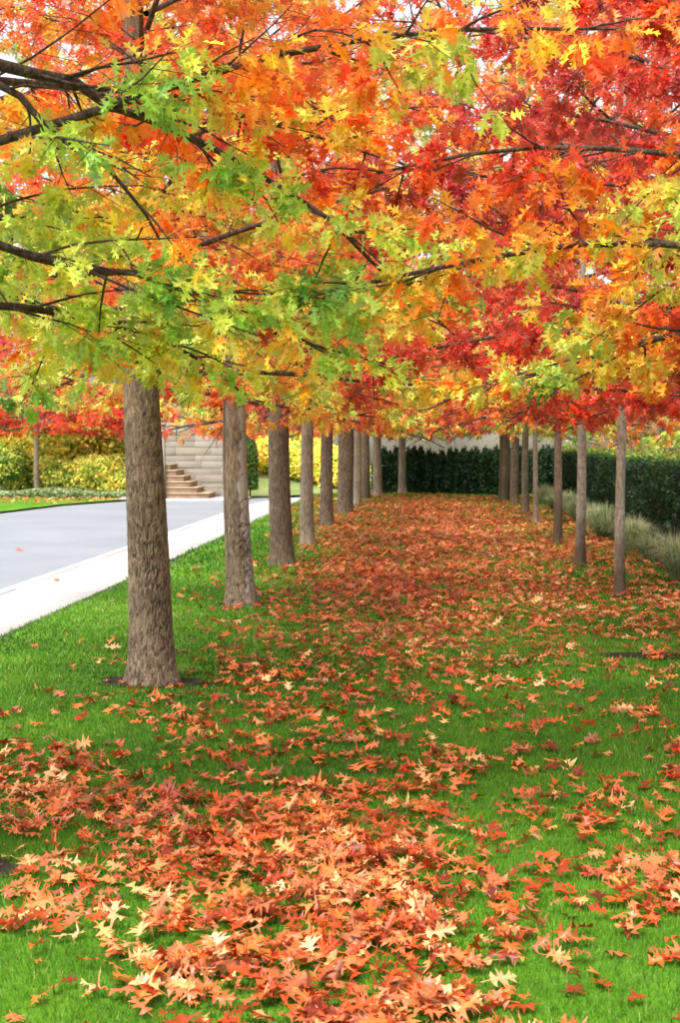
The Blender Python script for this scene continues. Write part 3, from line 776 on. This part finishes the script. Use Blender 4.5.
for y0, y1, mx in ((3.2, 6.5, 1100), (6.5, 10, 760), (10, 18, 540), (18, 30, 300), (30, 44, 230)):
    n = int((y1-y0)*7.4*mx)
    x = rng.uniform(-3.7, 3.7, n); y = rng.uniform(y0, y1, n)
    P = np.stack([x, y, np.zeros(n)], 1); px, py, dep = project(P)
    c = coverage(px, py)
    c = np.clip(c+(.15*LIT(P)+.10*LIT2(P)+.10*LIT3(P))*np.clip(c*3, 0, 1)*(1.25-c), 0, .985)
    lam = -np.log(1-c)/(.0024+.00110*np.minimum(y, 12)+.0005*np.maximum(y-12, 0))*1.75
    lam = np.where(x > 3.0, lam*.6+10, lam)
    for tx, ty, tr in ((L1[0], L1[1], .2), (L2[0], L2[1], .2), (L3[0], L3[1], .2)): lam = np.where(np.hypot(x-tx, y-ty) < tr, 0, lam)
    ok = (rng.random(n) < lam/mx) & (px > -60-500/y) & (px < 740+500/y)
    allP.append(np.concatenate([P[ok], c[ok, None]], 1))
allP = np.concatenate(allP); LP, LC = allP[:, :3], allP[:, 3]; n = len(LP)
dens = np.clip(LC, 0, 1)
LP[:, 2] = lawn_z(LP[:, 0], LP[:, 1])+.022+rng.uniform(0, 1, n)*(.008+.040*dens**2)
az = rng.uniform(0, 6.283, n); el = rng.normal(0, .20, n)
D = np.stack([np.cos(az)*np.cos(el), np.sin(az)*np.cos(el), np.sin(el)], 1)
Nn = rng.normal(0, .33, (n, 3)); Nn[:, 2] += 1; face = np.where(rng.random(n) < .42, -1.0, 1.0); Nn *= face[:, None]
LB = basis(D, Nn); LB[:, :, 1] *= rng.uniform(.62, 1.08, n)[:, None]; LS = np.clip(rng.normal(.084, .020, n), .04, .13)
pl, pyl, dl = project(LP)
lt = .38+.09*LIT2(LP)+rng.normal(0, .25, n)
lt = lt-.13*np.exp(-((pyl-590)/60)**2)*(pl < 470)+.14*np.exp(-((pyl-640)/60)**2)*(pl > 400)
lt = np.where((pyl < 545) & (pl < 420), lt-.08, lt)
lt = np.clip(lt, .02, .98); lv = .58*np.clip(rng.normal(1, .28, n), .45, 1.5)
infr = (pl > 6) & (pl < 674) & (pyl > 0) & (pyl < 1012)
sc = np.where(infr, LS/dl*(1+LP[:, 2]*4), -1); order = np.argsort(-sc)[:300]
single = np.zeros(n, bool); single[order] = True
for i in order:
    up = face[i] > 0; tt = lt[i]; kk = int(rng.integers(0, 8))
    tone = 'pale backed' if not up else ('dark red' if tt < .3 else ('rust orange' if tt < .56 else 'light tan'))
    size = 'small' if LS[i] < .092 else ('large' if LS[i] > .112 else 'middling')
    form = ['flat', 'crinkled', 'arched', 'rolled', 'cupped', 'flat', 'rolled', 'crinkled'][kk]
    zx = 'left' if pl[i] < 227 else ('middle' if pl[i] < 454 else 'right')
    zy = 'bottom edge' if pyl[i] > 960 else ('lower lawn' if pyl[i] > 900 else 'near lawn')
    tipx, tipy = D[i, 0], D[i, 1]
    pt = ('left' if tipx < 0 else 'right') if abs(tipx) > abs(tipy) else ('away' if tipy > 0 else 'nearer')
    lab = '%s %s %s fallen oak leaf, tip pointing %s, %s of the %s' % (size, form, tone, pt, zx, zy); grp = '%s %s %s leaves pointing %s, %s %s' % (size, form, tone, pt, zx, zy)
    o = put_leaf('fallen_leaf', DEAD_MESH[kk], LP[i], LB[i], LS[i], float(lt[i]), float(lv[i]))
    o['label'] = lab; o['group'] = grp; o['category'] = 'leaf'
d_ = LP[:, 1]; s_ = ~single
lk = np.where(d_ < 6.6, 0, np.where(d_ < 11, 8, 16))[s_]+rng.integers(0, 8, s_.sum())
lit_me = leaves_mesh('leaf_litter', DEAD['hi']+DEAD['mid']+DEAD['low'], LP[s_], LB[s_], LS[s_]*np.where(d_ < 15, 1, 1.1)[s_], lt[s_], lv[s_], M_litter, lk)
o = link('leaf_litter', lit_me,
         kind='stuff', label='thick carpet of rust and orange fallen oak leaves down the lawn', category='leaf litter'); o.color = (0, 1, 0, 1)

# ------------------------------------------------------------------ hedges, tufts, shrubs
def small_leaves(P, N, size, t, v, rng, m, name='foliage', long=1.6):
    n = len(P); D = rng.normal(size=(n, 3)); B = basis(D, N+rng.normal(0, .6, (n, 3)))
    V0 = np.array([(-.5*long, 0, 0), (0, -.45, .1), (.5*long, 0, 0), (0, .45, .1)])
    W = np.einsum('nij,vj->nvi', B, V0)*(size*rng.uniform(.6, 1.3, n))[:, None, None]+P[:, None]
    A = np.zeros((n, 4, 3)); A[..., 0] = t[:, None]; A[..., 1] = v[:, None]
    return new_mesh(name, W.reshape(-1, 3), np.arange(n*4).reshape(-1, 4), (m,), False, A.reshape(-1, 3))

def hedge_side():
    rng = np.random.default_rng(61)
    root = bpy.data.objects.new('hedge', None); C.objects.link(root); root.location = (3.75, 28.5, 0)
    root['label'] = 'long clipped dark green hedge running down the right side behind the trunks'; root['category'] = 'hedge'
    y0, y1, h = -17.5, 16.8, 1.36
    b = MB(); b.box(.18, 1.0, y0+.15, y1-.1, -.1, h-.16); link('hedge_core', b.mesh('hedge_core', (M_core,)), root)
    n = 52000; u = rng.random(n)
    y = y0+(y1-y0)*rng.random(n)**1.25
    front = u < .62; top = (u >= .62) & (u < .88)
    z = np.where(front, rng.uniform(-.02, h, n), h); x = np.where(front, 0.0, rng.uniform(0, 1.15, n))
    x = np.where(u >= .88, 1.15, x); z = np.where(u >= .88, rng.uniform(0, h, n), z)
    P = np.stack([x, y, z], 1)
    bump = .06*PATCH2(P*1.0)+.05*PATCH(P)
    P[:, 0] += np.where(front, -bump, 0)+rng.uniform(0, .12, n)*np.where(u >= .88, -1, 1)
    P[:, 2] += np.where(top, bump*.8-rng.uniform(0, .1, n), 0)+np.where(top & (rng.random(n) < .15), rng.uniform(0, .12, n), 0)
    N = np.where(front[:, None], [-1.0, 0, .4], [0, 0, 1.0]); N[u >= .88] = [1, 0, .4]
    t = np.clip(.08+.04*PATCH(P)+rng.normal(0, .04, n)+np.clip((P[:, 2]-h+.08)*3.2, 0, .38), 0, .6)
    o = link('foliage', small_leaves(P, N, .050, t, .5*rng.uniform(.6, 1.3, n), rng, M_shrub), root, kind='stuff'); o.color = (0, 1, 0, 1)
hedge_side()
def hedge_end():
    root = bpy.data.objects.new('hedge', None); C.objects.link(root); root.location = (1, 45.2, 0)
    root['label'] = 'dark green hedge of upright pointed shrubs closing the far end of the lawn'; root['category'] = 'hedge'
    mes = []
    for s in range(3):
        rng = np.random.default_rng(65+s); n = 2600
        a = rng.uniform(0, 6.283, n); zz = rng.random(n)**.8; zz = np.where(rng.random(n) < .05, rng.uniform(.8, 1.05, n), zz); H = 1.42
        H = 1.42*(.86+.14*np.sin(a*2+s*2)**2)*rng.uniform(.93, 1.06, n); r = .22*np.clip(1-zz**12, .35, 1)*(.85+.25*np.sin(a*3+s))*(1-.2*zz); r *= rng.uniform(.6, 1.2, n)
        P = np.stack([r*np.cos(a)*1.15, r*np.sin(a), zz*H], 1)
        N = np.stack([np.cos(a), np.sin(a), np.full(n, .5)], 1)
        t = np.clip(.09+.04*PATCH2(P)+rng.normal(0, .04, n)+.1*np.clip(zz-.85, 0, 1), 0, 1)
        mes.append(small_leaves(P, N, .055, t, .5*rng.uniform(.6, 1.3, n), rng, M_shrub, 'hedge_plant', 2.0))
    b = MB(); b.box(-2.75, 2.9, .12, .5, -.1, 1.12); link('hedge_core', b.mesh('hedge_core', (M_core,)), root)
    r = random.Random(4); x = -2.75; i = 0
    while x < 2.95:
        o = link('hedge_plant', mes[i % 3], root, (x, r.uniform(-.05, .06), 0), r.uniform(0, 6), (r.uniform(.8, 1.1), 1, r.uniform(.88, 1.03))); o.color = (0, 1, 0, 1)
        x += r.uniform(.15, .27); i += 1
hedge_end()

TUFT = []
for s in range(3):
    rng = np.random.default_rng(70+s); n = 900
    a = rng.uniform(0, 6.283, n); r0 = .12*np.sqrt(rng.random(n)); ln_ = rng.uniform(.3, .72, n)
    out = rng.uniform(.1, 1.05, n); w = .0045
    V = []; T_ = []
    base = np.stack([r0*np.cos(a), r0*np.sin(a), np.zeros(n)], 1)
    d = np.stack([np.cos(a), np.sin(a), np.zeros(n)], 1); sd_ = np.stack([-np.sin(a), np.cos(a), np.zeros(n)], 1)*w
    m1 = base+d*(ln_*out*.35)[:, None]; m1[:, 2] = ln_*.62
    tip = base+d*(ln_*out*.95)[:, None]; tip[:, 2] = ln_*np.clip(1-.5*out, .3, 1)
    V = np.stack([base-sd_, base+sd_, m1-sd_, m1+sd_, tip], 1)
    k = (np.arange(n)*5)[:, None]
    Tn = np.concatenate([k+[0, 1, 3], k+[0, 3, 2], k+[2, 3, 4]])
    A = np.zeros((n, 5, 3)); A[..., 0] = np.clip(rng.normal(.45, .22, n), 0, 1)[:, None]; A[..., 1] = .5*rng.uniform(.7, 1.3, n)[:, None]
    TUFT.append(new_mesh('grass_tuft', V.reshape(-1, 3), Tn, (M_tuft,), False, A.reshape(-1, 3)))
r = random.Random(9)
tuft_spots = []
for i in range(20):
    f = i/19; Y = 12.2+28*f**1.25
    tuft_spots.append((3.05+.12*math.sin(i*2.3)+.06*(i % 2), Y))
for i, (X, Y) in enumerate(tuft_spots):
    px, py, dd = project(np.array([[X, Y, 0]])); px = px[0]
    near = 'nearest the camera' if Y < 16 else ('level with the second and third right trunks' if Y < 25 else 'far down towards the end hedge')
    tone = ['dry buff', 'pale green', 'silvery green'][i % 3]
    o = link('ornamental_grass', TUFT[i % 3], None, (X, Y, -.03), r.uniform(0, 6), (r.uniform(.75, 1.1), r.uniform(.75, 1.1), r.uniform(.75, 1.05)),
             label='%s ornamental grass tuft before the right hedge, %s' % (tone, near), category='ornamental grass', group='%s ornamental grass tufts %s' % (tone, near))
    o.color = ([.3, .0, .12][i % 3]-(.1 if i % 3 else 0), 1.0+.15*(i % 3 == 2), 0, 1)

def blob_shrub(seed, n, size, lumps):
    rng = np.random.default_rng(seed); Ps, Ns = [], []
    for (cx, cy, cz, rx, ry, rz) in lumps:
        k = int(n*rx*rz/sum(l[3]*l[5] for l in lumps)); d = rng.normal(size=(k, 3)); d /= np.linalg.norm(d, axis=1)[:, None]
        rad = rng.uniform(.72, 1.06, k)[:, None]*(1+.10*PATCH2(d*1.3+seed))[:, None]
        Ps.append(np.array([cx, cy, cz])+d*rad*np.array([rx, ry, rz])); Ns.append(d+np.array([0, 0, .4]))
    P = np.concatenate(Ps); N = np.concatenate(Ns); ok = P[:, 2] > 0; P, N = P[ok], N[ok]; k = len(P)
    t = np.clip(.09*PATCH2(P)+.06*PATCH(P)+rng.normal(0, .06, k), -.4, .4)
    return small_leaves(P, N, size, t, .5*rng.uniform(.6, 1.35, k), rng, M_shrub)
SH = []
for s in range(3):
    r = random.Random(80+s)
    lumps = [(r.uniform(-.8, .8), r.uniform(-.5, .5), r.uniform(.35, .9), r.uniform(.45, .8), r.uniform(.4, .7), r.uniform(.35, .6)) for _ in range(9)]
    SH.append(blob_shrub(80+s, 9000, .075, lumps))
def stem_mesh(h, r_, seed):
    b = MB(); rr = random.Random(seed)
    for i in range(6):
        a = rr.uniform(0, 6.28); b.tube([(0, 0, -.1), (.15*math.cos(a), .15*math.sin(a), h*.5), (.4*math.cos(a), .35*math.sin(a), h)], [r_, r_*.7, r_*.3], 5)
    return b.mesh('stem', (M_twig,), True)
STEM = stem_mesh(1.0, .02, 3)
def shrub(px, Y, z, s, t, v, label, var, group='shrubs on the bank across the road', sz=1.0):
    p = pix(px, 480, Y)
    root = bpy.data.objects.new('shrub', None); C.objects.link(root); root.location = (p[0], Y, z)
    root['label'] = label; root['category'] = 'shrub'; root['group'] = group
    f = link('foliage', SH[var], root, rz=px*1.7, sc=(s, s, s*sz), kind='stuff'); f.color = (t, v, 0, 1)
    link('stem', STEM, root, sc=(s, s, s*sz))

# bank beyond the road
def bank_z(x, y):
    e = np.clip((y-(44.6+np.clip(-x-9, 0, 6)*-.1))/9, 0, 1); return -.05+(3.4-1.6*np.clip((x+7.5)/1.5, 0, 1))*e*e*(3-2*e)*np.clip((-x-1.5)/3.5, 0, 1)
xs = np.linspace(-45, -1.5, 60); ys = np.linspace(44.4, 75, 50); XX, YY = np.meshgrid(xs, ys)
ZZ = bank_z(XX, YY)+.05*np.sin(XX*1.3)*np.sin(YY*.9)
idx = np.arange(60*50).reshape(50, 60); Q = np.stack([idx[:-1, :-1], idx[:-1, 1:], idx[1:, 1:], idx[1:, :-1]], -1).reshape(-1, 4)
link('bank', new_mesh('bank', np.stack([XX, YY, ZZ], -1).reshape(-1, 3), Q, (M_bank,), True), kind='structure')

rows = [ # px, Y, size, t, val, variant, label
 (12, 45.0, 1.05, 0.49, 1.29, 0, 'mid green rounded shrub at the left edge across the road'),
 (72, 44.9, .9, 0.57, 1.43, 1, 'green shrub just right of the thin grey trunk across the road'),
 (96, 44.6, 1.0, 0.64, 1.64, 2, 'bright yellow green shrub overhanging the road edge'),
 (118, 44.8, .95, 0.59, 1.57, 0, 'yellow green shrub showing just left of the thick furrowed trunk'),
 (30, 46.8, 1.3, 0.66, 2.16, 1, 'olive shrub behind the thin grey trunk across the road'),
 (62, 47.6, 1.3, 0.71, 1.76, 2, 'golden brown shrub in the middle of the far bank'),
 (0, 48.0, 1.4, 0.55, 1.76, 0, 'tall olive green shrub high at the left edge of the bank'),
 (98, 48.0, 1.4, 0.72, 1.76, 1, 'mustard yellow shrub high on the bank left of the thick trunk'),
 (128, 48.5, 1.4, 0.67, 1.76, 2, 'yellow shrub high on the bank behind the thick trunk'),
 (262, 48.6, 1.2, 0.72, 1.93, 0, 'golden shrub on the bank seen between the second and third left trunks'),
 (296, 48.2, 1.1, 0.67, 1.93, 1, 'yellow green shrub seen between the third and fourth left trunks'),
 (318, 48.0, 1.0, 0.72, 1.93, 2, 'yellow shrub seen between the fourth and fifth left trunks'),
 (340, 47.6, .9, 0.71, 1.93, 0, 'golden shrub seen just left of the broad distant trunk'),
 (280, 50.5, 1.5, 0.69, 1.76, 2, 'large olive gold shrub at the top of the bank'),
 (235, 51.0, 1.6, 0.65, 1.76, 1, 'large yellow green shrub above the stone wall end')]
for px, Y, s, t, v, var, lab in rows:
    p = pix(px, 480, Y); shrub(px, Y, float(bank_z(np.array(p[0]), np.array(Y))) - .05, s, t, v, lab, var)
# columnar evergreen beside the stone wall
rng = np.random.default_rng(91); n = 3500; a = rng.uniform(0, 6.283, n); zz = rng.random(n)
rr_ = .24*np.clip(1.25-zz**3, .15, 1)*rng.uniform(.7, 1.1, n)
P = np.stack([rr_*np.cos(a), rr_*np.sin(a), zz*1.75+.1], 1); N = np.stack([np.cos(a), np.sin(a), np.full(n, .6)], 1)
g = pix(250.5, 480, 44.2)
root = bpy.data.objects.new('columnar_shrub', None); C.objects.link(root); root.location = (g[0], 44.2, .05)
root['label'] = 'narrow upright bright green evergreen beside the stone wall'; root['category'] = 'shrub'
o = link('foliage', small_leaves(P, N, .05, np.clip(rng.normal(.32, .06, n), 0, 1), .5*rng.uniform(.7, 1.3, n), rng, M_shrub), root, kind='stuff'); o.color = (0, 1.1, 0, 1)
b = MB(); b.tube([(0, 0, -.1), (0, 0, .5), (0, 0, 1.5)], [.03, .025, .01], 6); link('stem', b.mesh('stem', (M_twig,)), root)
# mint green ground cover along the far kerb
rng = np.random.default_rng(92); n = 9000
px_ = rng.uniform(-30, 150, n); Yg = rng.uniform(42.6, 44.4, n); 
X = np.array([pix(a_, 480, b_)[0] for a_, b_ in zip(px_, Yg)]); z = -.05+.20*rng.random(n)*(1+.3*np.sin(X*2))
P = np.stack([X, Yg, z], 1); ok = X < -9.0; P = P[ok]; n = len(P)
o = link('ground_cover', small_leaves(P, np.tile([0, 0, 1.0], (n, 1)), .07, np.clip(rng.normal(.30, .08, n), 0, 1), .5*rng.uniform(.8, 1.5, n), rng, M_tuft, 'ground_cover'),
         kind='stuff', label='low mint green ground cover along the far road edge', category='ground cover'); o.color = (-.15, .9, 0, 1)
row_tree(-14.2, 46.5, 2, 3.3, .86, T(6, .07, .085, .11, 43, 20, 40), M_bark_grey, 'crimson tree filling the gap between the two thin trunks across the road', sc=1.15, zs=1.0, group='trees across the road', name='street_tree', val=1.3)
# a few yellow and orange leaves on the verge
rng = np.random.default_rng(93); n = 380
px_ = rng.uniform(-20, 160, n); Yg = rng.uniform(38.5, 42.8, n); X = np.array([pix(a_, 500, b_)[0] for a_, b_ in zip(px_, Yg)])
edge = np.interp(Yg, [34, 38.4, 41.2, 42.5], [-10.7, -10.2, -9.25, -9.0]); ok = X < edge+.05; X, Yg = X[ok], Yg[ok]; n = len(X)
P = np.stack([X, Yg, np.full(n, -.03)], 1); a = rng.uniform(0, 6.28, n); D = np.stack([np.cos(a), np.sin(a), np.zeros(n)], 1)
N = rng.normal(0, .4, (n, 3)); N[:, 2] += 1
o = link('verge_litter', leaves_mesh('verge_litter', DEAD['low'], P, basis(D, N), np.full(n, .13), np.clip(rng.normal(.78, .18, n), 0, 1), np.full(n, .45), M_litter), kind='stuff',
         label='thin scatter of yellow and tan leaves on the verge across the road', category='leaf litter'); o.color = (0, 1, 0, 1)
# stray leaves on pavement and the left lawn
rng = np.random.default_rng(94)
for (px, py, tt, lab) in ((55, 581, .5, 'rust leaf lying on the pale pavement by the lawn edge'), (116, 643, .75, 'tan leaf lying alone on the lawn left of the thick trunk'),
        (104, 652, .9, 'pale yellow leaf on the lawn left of the thick trunk, just below the tan one'), (125, 668, .6, 'orange leaf on the lawn close by the thick trunk foot'),
        (24, 545, .4, 'small red brown leaf lying on the road')):
    g = ground(px, py); a = rng.uniform(0, 6.28)
    zz = .035 if g[0] > -3.78 else (-.002 if g[0] > -4.95 else -.10)
    o = put_leaf('fallen_leaf', DEAD_MESH[int(rng.integers(0, 8))], np.array([g[0], g[1], zz]), basis(np.array([[math.cos(a), math.sin(a), .05]]), np.array([[.1, -.2, 1.0]]))[0], .14, tt, .5)
    o['label'] = lab; o['category'] = 'leaf'

# ------------------------------------------------------------------ stone wall, steps, building wall
wallY = 43.1
xl, xr = pix(150, 480, wallY)[0], pix(240, 480, wallY)[0]
root = bpy.data.objects.new('stone_wall', None); C.objects.link(root); root.location = ((xl+xr)/2, wallY, 0)
root['label'] = 'pale limestone retaining wall laid in long courses behind the steps'; root['category'] = 'wall'
r = random.Random(5); blocks = {}
z = -.2; ci = 0
while z < 2.2:
    h = r.choice((.19, .21, .23)); x = xl-(xl+xr)/2; end = xr-(xl+xr)/2
    x -= r.uniform(0, .6) if ci % 2 else 0; x = max(x, xl-(xl+xr)/2)
    while x < end-.05:
        L = min(r.choice((.8, 1.1, 1.4)), end-x)
        if end-x-L < .25: L = end-x
        key = (round(L, 2), h)
        if key not in blocks:
            b = MB(); b.box(0, L-.004, 0, .35, 0, h-.006, .005); blocks[key] = b.mesh('stone_block', (M_stone[0],))
        me = blocks[key] if len(blocks) < 0 else blocks[key]
        o = link('stone_block', me, root, (x, r.uniform(-.012, .012), z)); o.material_slots[0].link = 'OBJECT'; o.material_slots[0].material = M_stone[r.choice((0, 0, 1, 2))]
        x += L
    z += h; ci += 1
b = MB(); b.box(xl-(xl+xr)/2+.05, xr-(xl+xr)/2-.05, .1, .5, -.2, z-.02); link('mortar', b.mesh('mortar', (M_stone[2],)), root)
# gate post beside the steps
p = pix(162.5, 480, 41.75)
b = MB(); b.box(-.09, .09, -.09, .09, -.1, 2.15, .015); b2 = MB(); b2.box(-.12, .12, -.12, .12, 2.152, 2.21, .01)
root = bpy.data.objects.new('stone_post', None); C.objects.link(root); root.location = (p[0], 41.75, 0)
root['label'] = 'slim cream stone post at the left end of the steps'; root['category'] = 'post'
link('shaft', b.mesh('shaft', (M_stone[0],)), root); link('cap', b2.mesh('cap', (M_stone[1],)), root)
# steps climbing to the left, seen from the side
stp = bpy.data.objects.new('stone_steps', None); C.objects.link(stp); p0 = pix(214, 498, 41.8); stp.location = (p0[0], 42.4, 0)
stp['label'] = 'tan stone steps climbing leftward against the limestone wall'; stp['category'] = 'steps'
xleft = pix(165, 480, 41.8)[0]-p0[0]
for k, px in enumerate((209, 197.5, 190.5, 184, 177, 170.5)):
    x1 = pix(px, 480, 41.8)[0]-p0[0]; z0 = -.03+.17*k
    b = MB(); b.box(xleft-.5*(k == 0)*0, x1, -.62+.002*k, .62, z0, z0+.125, .008)
    o = link('step', b.mesh('step', (M_step,)), stp)
    b = MB(); b.box(xleft, x1+.02, -.64+.002*k, .62, z0+.128, z0+.166, .008)
    link('tread', b.mesh('tread', (M_tread,)), o)
# pale building wall beyond the end hedge
b = MB(); b.box(-9, 16, 0, .3, -.1, 3.4); 
root = link('building_wall', b.mesh('building_wall', (M_render,)), None, (0, 54, 0), label='long pale rendered wall of a building beyond the end hedge', category='wall')
b = MB(); b.box(-9.05, 16.05, -.05, .35, 3.402, 3.5, .01); link('coping', b.mesh('coping', (M_kerb,)), root)

# ------------------------------------------------------------------ trees across the road and behind everything
p = pix(37, 480, 44.0)
row_tree(p[0], 44.0, 0, .7, .80, T(5, .07, .085, .11, 41, 20, 40), M_bark_grey, 'scarlet tree with a thin grey trunk across the road', sc=1.25, zs=1.0, group='trees across the road', name='street_tree', val=1.35)
p = pix(105, 480, 41.0)
row_tree(-9.35, 45.0, 1, 2.2, .80, T(6, .07, .085, .11, 42, 20, 40), M_bark_grey, 'scarlet tree across the road with its foot hidden by the thick furrowed trunk', sc=1.1, zs=1.0, group='trees across the road', name='street_tree', val=1.35)
BG = [
 (-24, 52, 2, .5, .74, 1.6, 'red orange tree at the far left behind the bank shrubs'),
 (-17.5, 55, 3, 1.1, .50, 2.75, 'orange yellow tree above the bank on the left'),
 (-12.5, 57, 0, 2.0, .36, 2.85, 'yellow green tree above the bank behind the thick trunk'),
 (-8.0, 56, 1, 3.0, .46, 2.85, 'yellow orange tree behind the top of the stone wall'),
 (-3.8, 58, 2, 4.1, .56, 2.85, 'orange tree beyond the far end of the left row'),
 (0.8, 59, 3, 5.0, .36, 2.95, 'lime green tree behind the building wall, above the end hedge'),
 (5.2, 58, 0, .6, .50, 2.85, 'yellow tree behind the building wall on the right'),
 (6.8, 44, 1, 1.4, .38, 1.3, 'yellow green tree behind the far part of the right hedge'),
 (7.6, 35, 2, 2.2, .34, 1.25, 'lime green tree behind the right hedge, level with the thin trunks'),
 (7.8, 27, 3, 3.1, .40, 1.2, 'yellow green tree behind the right hedge at the right edge'),
 (10.5, 52, 0, 4.4, .72, 2.85, 'red tree far back at the right beyond the hedge'),
 (-31, 56, 1, 4.0, .60, 1.8, 'orange tree outermost on the far left')]
for X, Y, var, rz, t, s, lab in BG:
    z = float(bank_z(np.array(float(X)), np.array(float(Y)))) if X < -1.5 else 0
    row_tree(X, Y, var, rz, t, T(6*s, .12*s, .14*s, .2*s, int(X*3+200), 16, 30, zcrown=2.3*s), M_bark_grey, lab, sc=s, zs=s*1.22, group='background trees', name='background_tree', z=z-1.25*s)
# unseen row oaks behind the viewer, added to shade the foreground
for i, (X, Y) in enumerate(((-2.0, -1.25), (2.05, -1.2), (-2.0, -5.8), (2.05, -5.7))):
    row_tree(X, Y, i, i*1.3, .4+.08*i, T(7, .1, .12, .16, 50+i, 20, 40), M_bark_grey, ['left', 'right'][i % 2]+' row oak added for shade '+['just behind the viewpoint', 'second behind the viewpoint'][i//2])
print('TRIS', sum(sum(len(p.vertices)-2 for p in []) for _ in [0]), 'objects', len(bpy.data.objects), 'litter', n)
tot = 0
for me in bpy.data.meshes:
    tot += len(me.loops)-2*len(me.polygons)
print('TOTAL unique tris', tot)
